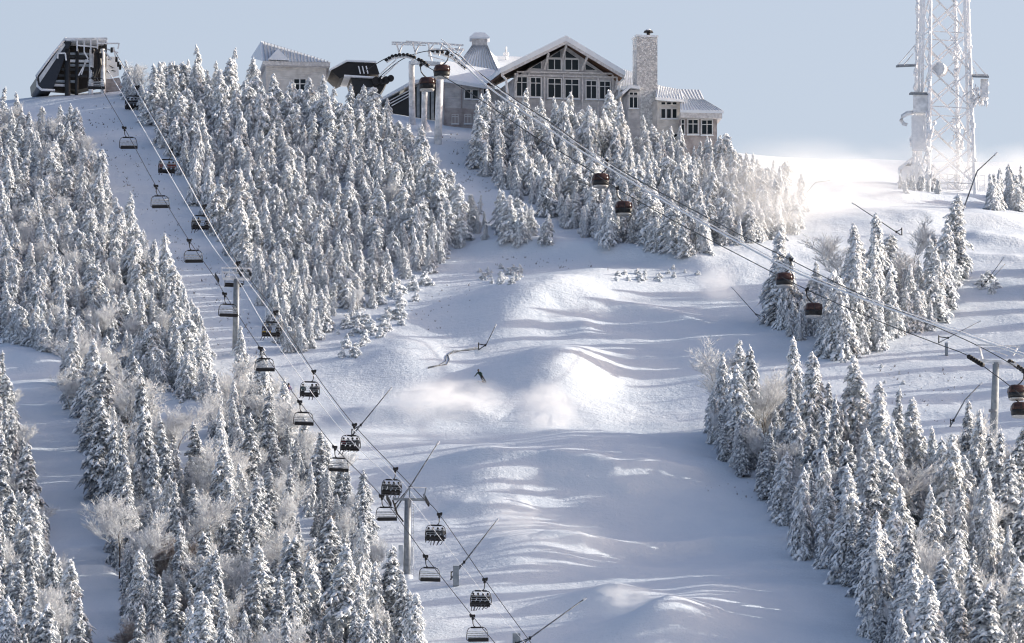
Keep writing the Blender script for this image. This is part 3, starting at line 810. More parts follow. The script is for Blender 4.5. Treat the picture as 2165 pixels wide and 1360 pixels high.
# ------------------------------------------------------------------ buildings
def siding(name, c1, c2, pitch, rough=0.8, vert=False):
    """boarded wall: noise colour with board joints in relief"""
    m = noise_mat(name, c1, c2, 1.2, rough, 0, 4)
    t = m.node_tree; b = t.nodes['Principled BSDF']
    tc = t.nodes.new('ShaderNodeTexCoord')
    w = t.nodes.new('ShaderNodeTexWave'); w.wave_type = 'BANDS'; w.bands_direction = 'X' if vert else 'Z'; w.wave_profile = 'SAW'
    w.inputs['Scale'].default_value = 0.3142 / pitch; w.inputs['Distortion'].default_value = 0.0
    t.links.new(tc.outputs['Object'], w.inputs['Vector'])
    bp = t.nodes.new('ShaderNodeBump'); bp.inputs['Distance'].default_value = 0.05
    t.links.new(w.outputs['Fac'], bp.inputs['Height']); t.links.new(bp.outputs['Normal'], b.inputs['Normal'])
    return m
def stone(name):
    m = mat(name, (0.4, 0.4, 0.42), 0.85)
    t = m.node_tree; b = t.nodes['Principled BSDF']
    tc = t.nodes.new('ShaderNodeTexCoord')
    v = t.nodes.new('ShaderNodeTexVoronoi'); v.inputs['Scale'].default_value = 5.0
    v2 = t.nodes.new('ShaderNodeTexVoronoi'); v2.feature = 'DISTANCE_TO_EDGE'; v2.inputs['Scale'].default_value = 5.0
    for q in (v, v2): t.links.new(tc.outputs['Object'], q.inputs['Vector'])
    sep = t.nodes.new('ShaderNodeSeparateColor'); t.links.new(v.outputs['Color'], sep.inputs['Color'])
    rp = t.nodes.new('ShaderNodeValToRGB')
    rp.color_ramp.elements[0].color = (0.44, 0.45, 0.475, 1); rp.color_ramp.elements[1].color = (0.84, 0.845, 0.86, 1)
    t.links.new(sep.outputs['Red'], rp.inputs['Fac']); t.links.new(rp.outputs['Color'], b.inputs['Base Color'])
    r2 = t.nodes.new('ShaderNodeMapRange'); r2.inputs['From Max'].default_value = 0.12
    t.links.new(v2.outputs['Distance'], r2.inputs['Value'])
    bp = t.nodes.new('ShaderNodeBump'); bp.inputs['Distance'].default_value = 0.06
    t.links.new(r2.outputs['Result'], bp.inputs['Height']); t.links.new(bp.outputs['Normal'], b.inputs['Normal'])
    return m
M['clap'] = siding('grey_clapboard', (0.36, 0.36, 0.385), (0.54, 0.54, 0.56), 0.28)
M['clapw'] = siding('frosted_clapboard', (0.46, 0.445, 0.44), (0.62, 0.605, 0.60), 0.28)
M['timber'] = noise_mat('weathered_timber', (0.44, 0.43, 0.44), (0.64, 0.63, 0.635), 3, 0.8)
M['brown'] = siding('brown_soffit_boards', (0.10, 0.055, 0.038), (0.17, 0.10, 0.07), 0.3, 0.7, True)
M['brick'] = siding('red_brown_brick', (0.27, 0.245, 0.25), (0.42, 0.39, 0.395), 0.2)
M['stone'] = stone('rubble_stone')
M['seam'] = noise_mat('seam_metal', (0.26, 0.28, 0.31), (0.42, 0.44, 0.47), 2, 0.5)
M['navy'] = mat('navy_shell', (0.018, 0.024, 0.04), 0.35)
M['white'] = mat('white_paint', (0.78, 0.79, 0.80), 0.5)
M['whiteframe'] = mat('window_frame_paint', (0.58, 0.58, 0.59), 0.5)

class Plane:
    """vertical wall plane: seen at pixel (px, py) at distance d, turned by th about the vertical"""
    def __init__(s, px, py, d, th):
        s.o = P(px, py, d); c, si = math.cos(th), math.sin(th)
        s.r = np.array((c, si, 0)); s.n = np.array((si, -c, 0))
    def __call__(s, px, py, off=0.0):
        dirv = FWD + (px - W0 / 2) / F * np.array((1.0, 0, 0)) + (H0 / 2 - py) / F * UPV
        t = ((s.o + s.n * off - CAM) @ s.n) / (dirv @ s.n)
        return CAM + t * dirv

def slab(mb, pl, quad, o0, o1):
    """solid between wall-plane quad at offsets o0 (back) and o1 (front)"""
    mb.prism([pl(x, y, o0) for x, y in quad], pl.n * (o1 - o0))
def rect(x0, y0, x1, y1): return [(x0, y1), (x1, y1), (x1, y0), (x0, y0)]

def window(par, pl, x0, y0, x1, y1, mull=1, trans=0.3, off=0.0, fw=2.2, sill=True, skew=0.0):
    """wall window: frame with mullions and transom, a pane behind, a snowy sill"""
    e = par['__o']
    def q(a, b, c, d): return [(a, d + skew * (a - x0)), (c, d + skew * (c - x0)), (c, b + skew * (c - x0)), (a, b + skew * (a - x0))]
    m = MB(e)
    slab(m, pl, q(x0 - fw, y0 - fw, x1 + fw, y0), off, off + 0.14)
    slab(m, pl, q(x0 - fw, y1, x1 + fw, y1 + fw), off, off + 0.14)
    slab(m, pl, q(x0 - fw, y0, x0, y1), off, off + 0.13)
    slab(m, pl, q(x1, y0, x1 + fw, y1), off, off + 0.13)
    for k in range(mull):
        c = x0 + (x1 - x0) * (k + 1) / (mull + 1)
        slab(m, pl, q(c - 0.8, y0, c + 0.8, y1), off, off + 0.11)
    if trans:
        c = y0 + (y1 - y0) * trans
        slab(m, pl, q(x0, c - 0.8, x1, c + 0.8), off, off + 0.10)
    w = m.build('window', M['whiteframe'], par['__e'])
    g = MB(e); slab(g, pl, q(x0, y0, x1, y1), off - 0.05, off + 0.04)
    g.build('pane', M['glass'], w)
    if sill:
        s_ = MB(e); slab(s_, pl, q(x0 - fw - 1, y1 + fw, x1 + fw + 1, y1 + fw + 1.6), off, off + 0.3)
        s_.build('sill', M['roofsnow'], w)
    return w

def thing(name, loc, label, cat, group=None):
    e = empty(name, loc)
    tag(e, label, cat, group)
    return {'__e': e, '__o': np.array(loc, float)}
def part(T, name, mb, m, smooth=False): return mb.build(name, m, T['__e'], smooth)

def seams(mb, a, b, c, d, n, w=0.10, h=0.12):
    """raised standing seams running from eave edge a-b up to ridge edge d-c"""
    a, b, c, d = [np.array(q, float) for q in (a, b, c, d)]
    nrm = np.cross(b - a, d - a); nrm /= np.linalg.norm(nrm)
    if nrm[2] < 0: nrm = -nrm
    for k in range(n):
        t = (k + 0.5) / n
        mb.bar(a + (b - a) * t + nrm * h * 0.5, d + (c - d) * t + nrm * h * 0.5, w, h, nrm)

# --- the summit lodge
PL = Plane(1200, 230, 1671, R(14))
LO = PL(1200, 345)
L = thing('lodge', LO, 'big timber summit lodge with a glazed gable front, stone chimney and snowy roofs', 'lodge')
o = L['__o']
m = MB(o); m.prism([PL(x, y) for x, y in ((1086, 345), (1086, 166), (1197, 98), (1308, 176), (1308, 345))], PL.n * -13.0)
part(L, 'wall', m, M['clap'])
for side_, (ex, ey) in (('l', (1060, 158)), ('r', (1320, 164))):
    ax, ay = 1197, 90
    m = MB(o)
    m.prism([PL(ax, ay, 1.5), PL(ex, ey, 1.5), PL(ex, ey - 3.2, 1.5), PL(ax, ay - 3.2, 1.5)], PL.n * -15.5)
    part(L, 'soffit', m, M['brown'])
    m = MB(o)
    m.prism([PL(ax, ay - 3.4, 1.62), PL(ex - (2 if side_ == 'l' else -2), ey - 3.2, 1.62), PL(ex - (2 if side_ == 'l' else -2), ey - 14, 1.62), PL(ax, ay - 15.0, 1.62)], PL.n * -15.8)
    rf = part(L, 'roof', m, M['roofsnow'])
    m = MB(o)
    m.prism([PL(ax, ay + 3.2, 1.58), PL(ex, ey + 2.6, 1.58), PL(ex, ey - 6, 1.58), PL(ax, ay - 5.4, 1.58)], PL.n * -0.16)
    m.build('fascia', M['timber'], rf)
for r_ in ((1092.4, 163.5, 1113.4, 203), (1122, 165, 1142.7, 204), (1159, 167, 1185.5, 206), (1195, 168.6, 1222.5, 207), (1239.5, 171.6, 1260, 208), (1268, 173, 1289, 209)):
    window(L, PL, *r_, mull=1, trans=0.28, skew=0.02)
window(L, PL, 1159, 126, 1185, 147, 1, 0, sill=False, skew=.02)
window(L, PL, 1195, 126.6, 1222, 148, 1, 0, sill=False, skew=.02)
def gable_light(poly):
    c = np.array(poly).mean(0)
    m = MB(o); slab(m, PL, [tuple(c + (np.array(p) - c) * 1.25) for p in poly], 0, 0.10)
    w = part(L, 'gable_window', m, M['whiteframe'])
    m = MB(o); slab(m, PL, poly, 0.05, 0.16); m.build('pane', M['glass'], w)
gable_light([(1163, 122), (1184.5, 122), (1184.5, 108), (1180, 110)])
gable_light([(1196, 122.5), (1219, 123), (1199, 109.5), (1196, 108)])
gable_light([(1122, 145), (1143, 145.5), (1143, 132)])
gable_light([(1238, 148), (1259, 148.5), (1238, 136)])
for x in (1089, 1117.7, 1150.5, 1190.2, 1230.8, 1264, 1295, 1304):
    m = MB(o); slab(m, PL, [(x - 1.6, 345), (x + 1.6, 345), (x + 1.6, 155 + (x - 1086) * .02), (x - 1.6, 155 + (x - 1086) * .02)], 0, 0.18)
    part(L, 'post', m, M['timber'])
for y in (152, 159.5):
    m = MB(o); slab(m, PL, [(1092, y + 2), (1303, y + 6.2), (1303, y + 3.2), (1092, y - 1)], 0, 0.24); part(L, 'beam', m, M['timber'])
for a, b in (((1198, 92), (1189.5, 122)), ((1160, 113), (1150, 147)), ((1242, 119), (1230, 149)), ((1094, 156), (1089, 185)), ((1305, 170), (1299, 195))):
    m = MB(o); m.bar(PL(*a, 1.45), PL(*b, 0.15), 0.24, 0.24); part(L, 'brace', m, M['timber'])
rr = np.random.default_rng(9)
for x, y in ((1062, 160), (1319, 166)):   # rime-covered downpipes at the eaves
    m = MB(o); m.tube([PL(x, y, 1.3), PL(x + (8 if x < 1200 else -8), y + 8, 0.6), PL(x + (10 if x < 1200 else -10), y + 30, 0.3), PL(x + (14 if x < 1200 else -10), y + 90, 0.2)], 0.16, 6)
    part(L, 'downpipe', m, M['rime'], True)
# chimney
PC = Plane(1368, 230, 1670, R(14))
m = MB(o); m.prism([PC(x, y) for x, y in ((1352, 350), (1352, 184), (1392, 187), (1392, 350))], PC.n * -2.6); ch = part(L, 'chimney', m, M['stone'])
m = MB(o); m.prism([PC(x, y, -0.12) for x, y in ((1346.5, 186), (1346.5, 77), (1390, 79), (1390, 187))], PC.n * -2.1); m.build('chimney_shaft', M['stone'], ch)
m = MB(o); m.prism([PC(x, y, 0.02) for x, y in ((1344.5, 77), (1344.5, 73), (1392, 75), (1392, 79))], PC.n * -2.4); m.build('chimney_cap', M['roofsnow'], ch)
cc = PC(1371, 75, -1.2)
m = MB(o); m.tube([cc, cc + (0, 0, 0.35)], 0.22, 8); m.tube([cc + (0, 0, 0.35), cc + (0, 0, 0.55)], 0.62, 10, 0.5); m.build('flue_cowl', M['black'], ch)
m = MB(o); m.tube([cc + (0, 0, 0.56), cc + (0, 0, 0.78)], 0.55, 10, 0.2); m.build('cowl_snow', M['roofsnow'], ch)
# link and wing between gable and chimney
PD = Plane(1330, 230, 1673, R(14))
m = MB(o); m.prism([PD(x, y) for x, y in ((1304, 345), (1304, 178), (1350, 190), (1350, 345))], PD.n * -6); part(L, 'link_wall', m, M['clap'])
m = MB(o); a_, b_, c_, d_ = PD(1302, 190, 0.6), PD(1352, 190, 0.6), PD(1350, 163, -5), PD(1310, 152, -5)
m.hexa([a_, b_, c_, d_] + [q + (0, 0, 0.45) for q in (a_, b_, c_, d_)]); rf = part(L, 'link_roof', m, M['roofsnow'])
m = MB(o); seams(m, a_ + (0, 0, .45), b_ + (0, 0, .45), c_ + (0, 0, .45), d_ + (0, 0, .45), 9, 0.06, 0.05); m.build('roof_seams', M['seam'], rf)
PB = Plane(1340, 230, 1669.5, R(14))
m = MB(o); m.prism([PB(x, y) for x, y in ((1327, 345), (1327, 198), (1333, 190), (1353, 192), (1353, 345))], PB.n * -3); part(L, 'bay_wall', m, M['clap'])
m = MB(o); m.prism([PB(x, y, .5) for x, y in ((1318, 200), (1333, 186), (1354, 188), (1354, 182), (1332, 180), (1315, 196))], PB.n * -3.6); part(L, 'bay_roof', m, M['roofsnow'])
window(L, PB, 1331, 206, 1347, 228, 1, 0, skew=.02, fw=1.4)
window(L, PB, 1331, 196, 1347, 201, 1, 0, skew=.02, fw=1.2, sill=False)
# right wings
PE = Plane(1416, 240, 1669, R(20))
m = MB(o); m.prism([PE(x, y) for x, y in ((1390, 345), (1390, 212), (1438, 216), (1438, 345))], PE.n * -7); part(L, 'wing_wall', m, M['clapw'])
for x in (1397.5, 1409.5, 1421.5):
    window(L, PE, x, 216.5, x + 8.5, 221.5, 0, 0, fw=1.2, sill=False); window(L, PE, x, 231, x + 8.5, 250, 0, 0, fw=1.4)
window(L, PE, 1402, 283, 1409, 306, 0, 0.3, fw=1.4); window(L, PE, 1423, 284, 1431, 306, 0, 0.3, fw=1.4)
m = MB(o); a_, b_, c_, d_ = PE(1386, 211, 0.8), PE(1446, 216, 0.8), PE(1440, 196, -3.4), PE(1390, 186, -3.4)
m.hexa([a_, b_, c_, d_] + [q + (0, 0, 0.35) for q in (a_, b_, c_, d_)]); rf = part(L, 'wing_roof', m, M['roofsnow'])
m = MB(o); seams(m, *[q + (0, 0, .35) for q in (a_, b_, c_, d_)], 10, 0.06, 0.05); m.build('roof_seams', M['seam'], rf)
m = MB(o); a2, b2, c2, d2 = PE(1440, 218, -3.2), PE(1490, 219, -3.2), PE(1480, 197, -6), PE(1425, 195, -6)
m.hexa([a2, b2, c2, d2] + [q + (0, 0, 0.4) for q in (a2, b2, c2, d2)]); rf = part(L, 'upper_wing_roof', m, M['roofsnow'])
m = MB(o); seams(m, *[q + (0, 0, .4) for q in (a2, b2, c2, d2)], 8, 0.06, 0.05); m.build('roof_seams', M['seam'], rf)
m = MB(o); m.prism([PE(x, y, -3.4) for x, y in ((1430, 250), (1430, 212), (1486, 217), (1486, 250))], PE.n * -5); part(L, 'upper_wing_wall', m, M['clapw'])
PF = Plane(1480, 260, 1668, R(8))
m = MB(o); m.prism([PF(x, y) for x, y in ((1439, 345), (1439, 247), (1516, 250), (1516, 345))], PF.n * -6); part(L, 'end_wing_wall', m, M['brick'])
m = MB(o); m.prism([PF(x, y, 0.9) for x, y in ((1440, 248), (1527, 250), (1527, 240), (1440, 237))], PF.n * -7.5); part(L, 'end_wing_eave', m, M['timber'])
m = MB(o); a_, b_, c_, d_ = PF(1438, 238, 1.0), PF(1530, 240, 1.0), PF(1488, 216, -3.0), PF(1438, 214, -3.0)
m.hexa([a_, b_, c_, d_] + [q + (0, 0, 0.35) for q in (a_, b_, c_, d_)]); rf = part(L, 'end_wing_roof', m, M['roofsnow'])
m = MB(o); seams(m, *[q + (0, 0, .35) for q in (a_, b_, c_, d_)], 14, 0.06, 0.05); m.build('roof_seams', M['seam'], rf)
window(L, PF, 1455, 254, 1475, 283, 1, 0.3); window(L, PF, 1484, 255, 1505, 284, 1, 0.3); window(L, PF, 1441, 254, 1446, 283, 0, 0.3, fw=1.2)
# left wing with the ventilator roof
PG = Plane(985, 220, 1676, R(6))
m = MB(o); m.prism([PG(x, y) for x, y in ((938, 300), (938, 172), (1042, 188), (1092, 192), (1092, 300))], PG.n * -9); part(L, 'left_wing_wall', m, M['clap'])
window(L, PG, 983, 190, 994, 208, 0, 0, fw=1.5); window(L, PG, 999, 191, 1010, 209, 0, 0, fw=1.5); window(L, PG, 1023, 188, 1036, 204, 0, 0, fw=1.5)
for x in (956, 983, 1001): window(L, PG, x, 243, x + 12, 261, 1, 0.2, fw=1.3)
for x in (939, 976, 1015):
    m = MB(o); slab(m, PG, [(x - 1.2, 300), (x + 1.2, 300), (x + 1.2, 178), (x - 1.2, 178)], 0, 0.12); part(L, 'corner_board', m, M['brick'])
m = MB(o); slab(m, PG, [(938, 270), (1040, 274), (1040, 232), (938, 228)], 0, 0.06); part(L, 'plinth', m, M['brick'])
m = MB(o); a_, b_, c_, d_ = PG(930, 172, 1.0), PG(1046, 191, 1.0), PG(1046, 152, -4), PG(944, 136, -4)
m.hexa([a_, b_, c_, d_] + [q + (0, 0, 0.45) for q in (a_, b_, c_, d_)]); part(L, 'left_wing_roof', m, M['roofsnow'])
ap = PG(1014, 100, -6.5)
base4 = [PG(958, 150, -3.2), PG(1062, 166, -3.2), PG(1080, 150, -12), PG(976, 140, -12)]
top4 = [ap + (-1.0, -1.0, 0), ap + (1.0, -1.0, 0), ap + (1.0, 1.0, 0), ap + (-1.0, 1.0, 0)]
m = MB(o); m.hexa(base4 + top4); rf = part(L, 'tower_roof', m, M['roofsnow'])
m = MB(o); seams(m, base4[0], base4[1], top4[1], top4[0], 13, 0.08, 0.14); m.build('roof_seams', M['seam'], rf)
m = MB(o); m.box(ap + (0, 0, 0.35), (1.9, 1.9, 1.1)); cu = part(L, 'cupola', m, M['timber'])
m = MB(o); m.box(ap + (0, 0, 0.98), (2.5, 2.5, 0.22)); m.build('cupola_shelf', M['roofsnow'], cu)
m = MB(o); m.hexa([ap + np.array((x * 1.2, y * 1.2, 1.1)) for x, y in ((-1, -1), (1, -1), (1, 1), (-1, 1))] + [ap + np.array((x * .6, y * .6, 1.75)) for x, y in ((-1, -1), (1, -1), (1, 1), (-1, 1))]); m.build('cupola_roof', M['roofsnow'], cu)
PH = Plane(1070, 130, 1682, R(6))
m = MB(o); a_, b_, c_, d_ = PH(1025, 165, 0), PH(1120, 165, 0), PH(1110, 127, -5), PH(1030, 124, -5)
m.hexa([a_, b_, c_, d_] + [q + (0, 0, 0.4) for q in (a_, b_, c_, d_)]); part(L, 'hall_roof', m, M['roofsnow'])
q = PH(1070, 126, -4)
m = MB(o); m.tube([q, q + (0, 0, 1.6)], 0.12, 6); m.tube([q + (0, 0, 0.45), q + (0, 0, 0.85)], 0.36, 8); part(L, 'roof_vent', m, M['frost'])

# --- gondola shed with the long sloping eave, left of the lodge
PS = Plane(870, 210, 1686, R(4))
SO = PS(880, 260)
S_ = thing('gondola_shed', SO, 'low grey shed with a long white-edged sloping eave beside the gondola towers', 'shed')
o = S_['__o']
m = MB(o); m.prism([PS(x, y) for x, y in ((822, 270), (822, 212), (872, 186), (946, 170), (946, 280))], PS.n * -6); part(S_, 'wall', m, M['dark'])
m = MB(o); m.prism([PS(x, y, 1.2) for x, y in ((798, 216), (870, 178), (946, 158), (946, 153), (868, 172), (797, 212))], PS.n * -8); part(S_, 'roof', m, M['roofsnow'])
for k in range(3):
    m = MB(o); m.bar(PS(822 + k * 3, 214 + k * 5, 0.3), PS(872, 188 + k * 6, 0.3), 0.12); part(S_, 'eave_rail', m, M['frost'])
for x in (884, 893, 905, 914, 926):
    m = MB(o); slab(m, PS, [(x - 3, 262), (x + 3, 262), (x + 3, 176), (x - 3, 176)], 0.0, 0.25); part(S_, 'panel', m, M['grey'])

# --- black gondola terminal
PT = Plane(765, 165, 1692, R(5))
T_ = thing('gondola_terminal', PT(770, 240), 'black boxy gondola terminal with a frosted roof edge poking out above the firs', 'lift terminal')
o = T_['__o']
m = MB(o); m.prism([PT(x, y) for x, y in ((700, 149), (735, 131), (795, 134), (803, 158), (732, 159), (718, 166))], PT.n * -7); part(T_, 'canopy', m, M['black'])
m = MB(o); m.prism([PT(x, y, 0.3) for x, y in ((697, 150), (734, 130), (796, 132.5), (796, 129), (733, 126.5), (695, 147))], PT.n * -7.6); part(T_, 'roof_snow', m, M['roofsnow'])
m = MB(o); m.prism([PT(x, y, 0.4) for x, y in ((728, 158), (822, 164), (822, 166.5), (728, 161))], PT.n * -6.8); part(T_, 'frosted_rail', m, M['rime'])
m = MB(o); m.prism([PT(x, y, -0.3) for x, y in ((741, 163), (822, 167), (809, 190), (798, 206), (768, 205), (748, 190))], PT.n * -6); part(T_, 'machinery_housing', m, M['dark'])
m = MB(o); slab(m, PT, rect(775, 186, 797, 199), -0.3, 0.1); part(T_, 'service_panel', m, M['steel'])
for x in (758, 766, 774): 
    m = MB(o); m.bar(PT(x, 140, 0.1), PT(x + 4, 156, 0.1), 0.14); part(T_, 'strut', m, M['frost'])
for x, y, r_ in ((806, 170, .5), (816, 170, .5), (826, 166, .42), (795, 171, .5)):
    m = MB(o); c = PT(x, y, 0.5); m.tube([c + PT.n * 0.2, c - PT.n * 0.2], r_, 12); part(T_, 'guide_wheel', m, M['black'])
m = MB(o)
for x in (748, 800): m.bar(PT(x, 200, -2), PT(x, 240, -2), 0.6)
part(T_, 'support_legs', m, M['dark'])

# --- hip-roofed building on the skyline
PA = Plane(625, 170, 1691, R(5))
A_ = thing('hip_roofed_building', PA(625, 260), 'grey building with a ribbed snowy hip roof on the skyline left of the gondola terminal', 'building')
o = A_['__o']
m = MB(o); m.prism([PA(x, y) for x, y in ((562, 270), (562, 136), (690, 139), (690, 270))], PA.n * -8); part(A_, 'wall', m, M['clapw'])
m = MB(o); m.prism([PA(x, y, 0.9) for x, y in ((556, 137), (698, 140), (698, 131), (556, 128))], PA.n * -10); part(A_, 'eave', m, M['timber'])
FL, FR, BR_, BL = PA(554, 129, 1.0), PA(700, 132, 1.0), PA(690, 136, -9), PA(530, 122, -9)
AP, AP2 = PA(552, 87, -4.6), PA(560, 89, -4.6)
m = MB(o); m.add([FL, FR, BR_, BL, AP, AP2], [(0, 1, 5, 4), (1, 2, 5), (2, 3, 4, 5), (3, 0, 4), (3, 2, 1, 0)]); rf = part(A_, 'roof', m, M['roofsnow'])
m = MB(o)
nrm = np.cross(FR - FL, AP - FL); nrm /= np.linalg.norm(nrm); nrm = nrm if nrm[2] > 0 else -nrm
for k in range(20):
    t = (k + 1) / 21.0
    e0 = FL + (FR - FL) * t
    e1 = AP + (FR - AP) * t
    m.bar(e0 + nrm * .06, e1 + nrm * .06, 0.09, 0.14, nrm)
m.build('roof_seams', M['seam'], rf)
m = MB(o); dp = [PA(566, 126, 1.2), PA(612, 128, 1.2), PA(588, 103, 0.6), PA(586, 104, -3.5)]
m.add(dp, [(0, 1, 2), (0, 2, 3), (1, 3, 2), (0, 3, 1)]); part(A_, 'dormer', m, M['roofsnow'])
window(A_, PA, 622, 168, 632.5, 192, 0, 0.4, fw=1.3); window(A_, PA, 635, 168, 646, 192, 0, 0.4, fw=1.3)

# --- chairlift summit terminal
PZ = Plane(165, 140, 1690, R(9))
Z_ = thing('chairlift_terminal', PZ(170, 200), 'chairlift summit terminal with a slanting frosted shell and dark machinery beneath', 'lift terminal')
o = Z_['__o']
m = MB(o); m.prism([PZ(x, y, 0) for x, y in ((138, 82), (150, 88), (112, 188), (86, 188), (80, 180), (78, 162))], PZ.n * -7); fl = part(Z_, 'shell_flank', m, M['navy'])
m = MB(o); slab(m, PZ, [(84, 176), (82, 164), (134, 90), (138, 96)], 0.0, 0.12); m.build('shell_panel', M['shell'], fl)
m = MB(o); m.tube([PZ(140, 80, .2), PZ(110, 116, .2), PZ(77, 160, .2), PZ(79, 182, .2), PZ(88, 190, .2), PZ(116, 191, .2)], .16, 6); m.build('rimed_edge', M['rime'], fl, True)
m = MB(o); m.prism([PZ(x, y, 0.5) for x, y in ((136, 80), (226, 80), (226, 85), (140, 86))], PZ.n * -8); part(Z_, 'roof', m, M['roofsnow'])
m = MB(o); m.prism([PZ(x, y, -3) for x, y in ((142, 86), (226, 86), (226, 176), (165, 190), (92, 184))], PZ.n * -3); part(Z_, 'machine_room', m, M['black'])
m = MB(o); m.prism([PZ(x, y, -0.6) for x, y in ((92, 178), (146, 88), (152, 90), (112, 186))], PZ.n * -5); part(Z_, 'shell_lining', m, M['dark'])
for y, x0, x1, mt in ((114, 142, 190, 'grey'), (121, 142, 190, 'dark'), (129, 138, 190, 'frost'), (138, 136, 190, 'grey'), (147, 130, 186, 'dark'), (160, 124, 184, 'dark'), (172, 116, 160, 'grey'), (180, 108, 140, 'timber')):
    m = MB(o); m.bar(PZ(x0, y, -0.4), PZ(x1, y + 1, -0.4), 0.3, 0.3); part(Z_, 'beam', m, M[mt])
for x0, y0, x1, y1 in ((122, 114, 122, 124), (122, 113, 138, 113), (138, 113, 140, 128)):
    m = MB(o); m.bar(PZ(x0, y0, 0.3), PZ(x1, y1, 0.3), 0.18); part(Z_, 'hatch_frame', m, M['rime'])
for x0, x1, yb, w in ((194, 192, 190, 0.5), (217, 218, 216, 0.5), (142, 143, 200, 0.6), (163, 162, 196, 0.35)):
    m = MB(o); m.tube([PZ(x0, 104, -0.2), PZ(x1, yb, -0.2), PZ(x1, yb + 14, -0.2)], w * 0.6, 8); part(Z_, 'column', m, M['frost'] if x0 > 180 else M['dark'], True)
m = MB(o); slab(m, PZ, [(224, 168), (251, 160), (249, 121), (225, 120)], -1.2, -1.0); pn = part(Z_, 'side_panel', m, M['white'])
for x0, y0, x1, y1 in ((228, 126, 236, 124), (231, 139, 240, 144), (236, 149, 244, 151), (225, 150, 232, 156)):
    m = MB(o); m.bar(PZ(x0, y0, -0.95), PZ(x1, y1, -0.95), 0.2, 0.06); m.build('dark_fitting', M['black'], pn)
m = MB(o); m.prism([PZ(x, y, -1) for x, y in ((222, 168), (252, 164), (262, 190), (240, 196), (222, 192))], PZ.n * -2); part(Z_, 'lower_housing', m, M['brick'])
for a, b in (((158, 82), (226, 81)), ((226, 81), (226, 94)), ((204, 92), (252, 92)), ((252, 92), (249, 104)), ((163, 96), (205, 100)), ((163, 86), (163, 108)), ((178, 86), (178, 110)), ((192, 84), (192, 106)), ((206, 84), (206, 104)),
             ((178, 110), (186, 124)), ((186, 124), (166, 160)), ((182, 126), (172, 158)), ((220, 106), (236, 128)), ((240, 100), (246, 128)), ((226, 104), (250, 112))):
    m = MB(o); m.bar(PZ(*a, 0.8), PZ(*b, 0.8), 0.16); part(Z_, 'catwalk_rail', m, M['frost'])
for x, y in ((196, 108), (205, 110), (213, 118), (236, 106), (246, 126), (250, 136), (254, 142)):
    m = MB(o); c = PZ(x, y, 1.0); m.tube([c - PZ.r * 0.12, c + PZ.r * 0.12], 0.34, 10); part(Z_, 'sheave', m, M['black'])
m = MB(o); c = PZ(208, 138, 0.0); m.tube([c + (0, -.2, 1.6), c + (0.2, -.2, 0), c + (-.6, -.2, -1.9)], 0.3, 6); part(Z_, 'drive_arm', m, M['black'])

# --- lattice mast with rime
MBASE = ground(1996, 404)
md = float(proj(MBASE)[2][0])
K_ = thing('lattice_mast', MBASE, 'tall rime-covered lattice communications mast on the right skyline', 'mast')
o = K_['__o']
def corner(k, z):
    a = 3.55 - 0.028 * z
    ang = R(17) + k * math.pi / 2 + math.pi / 4
    return np.array((math.cos(ang) * a * 1.18, math.sin(ang) * a * 1.18, z)) + MBASE
ZT = 33.0
for k in range(4):
    m = MB(o); m.tube([corner(k, -1), corner(k, ZT / 2), corner(k, ZT)], 0.24, 6, 0.18); part(K_, 'leg', m, M['rime'])
lv = np.arange(0.5, ZT, 4.7)
rm = np.random.default_rng(3)
for i in range(len(lv) - 1):
    z0, z1 = lv[i], lv[i + 1]
    for k in range(4):
        a0, a1, b0, b1 = corner(k, z0), corner(k, z1), corner((k + 1) % 4, z0), corner((k + 1) % 4, z1)
        for p_, q_ in ((a0, b1), (b0, a1)):
            m = MB(o); m.bar(p_, q_, 0.19); part(K_, 'brace', m, M['rime'] if rm.random() < .7 else M['frost'])
        mid = (a0 + b0 + a1 + b1) / 4
        for p_, q_ in (((a0 + a1) / 2, (a0 + mid) / 2), ((b0 + b1) / 2, (b0 + mid) / 2), ((a0 + a1) / 2, (a1 + mid) / 2)):
            m = MB(o); m.bar(p_, q_, 0.12); part(K_, 'tie', m, M['frost'])
        if i % 2 == 0:
            m = MB(o); m.bar(a0, b0, 0.12); part(K_, 'girt', m, M['frost'])
crust = []
for k in range(4):
    for z in np.arange(0, ZT, 0.42):
        if rm.random() < (0.85 if z < 14 else 0.55):
            c = corner(k, z) + rm.uniform(-.16, .16, 3)
            crust.append((blob(rm, c - o, np.array((0.1, 0.1, 1.0)), rm.uniform(.25, .5), rm.uniform(.12, .3), rm.uniform(.12, .3), .35), ICO_F))
for k, (za, zb, n_) in ((0, (0, 9, 60)), (1, (0, 8, 50)), (2, (0, 9, 60)), (0, (14, 20, 30))):
    for _ in range(n_):
        c = corner(k, rm.uniform(za, zb)) + rm.normal(0, .35, 3)
        crust.append((blob(rm, c - o, np.array((0.2, 0, 1.0)), rm.uniform(.2, .45), rm.uniform(.1, .25), rm.uniform(.1, .25), .4), ICO_F))
ob = bpy.data.objects.new('rime_crust', tri_mesh('rime_crust', crust, M['rime'])); COL.objects.link(ob); ob['kind'] = 'stuff'; ob.parent = K_['__e']
def mp(px, py, dd=0.0): return P(px, py, md + dd)
m = MB(o)      # feeder cable runs and ladder inside the left and right leg groups
for x0, x1 in ((1943, 1950), (1951, 1956)):
    m.bar(mp(x0 - 6, 400, 0.5), mp(x1, -120, 0.5), 0.34, 0.2)
m.bar(mp(2050, 400, 1), mp(2036, -120, 1), 0.34, 0.2)
part(K_, 'cable_tray', m, M['rime'])
def platform(pts, hang=True):
    m = MB(o); m.prism([mp(x, y, dd) for x, y, dd in pts], (0, 0, 0.22)); part(K_, 'ice_shield', m, M['steel'])
platform([(1894, 143, -1.0), (1936, 141, -1.0), (1936, 139, 1.4), (1898, 140, 1.4)])
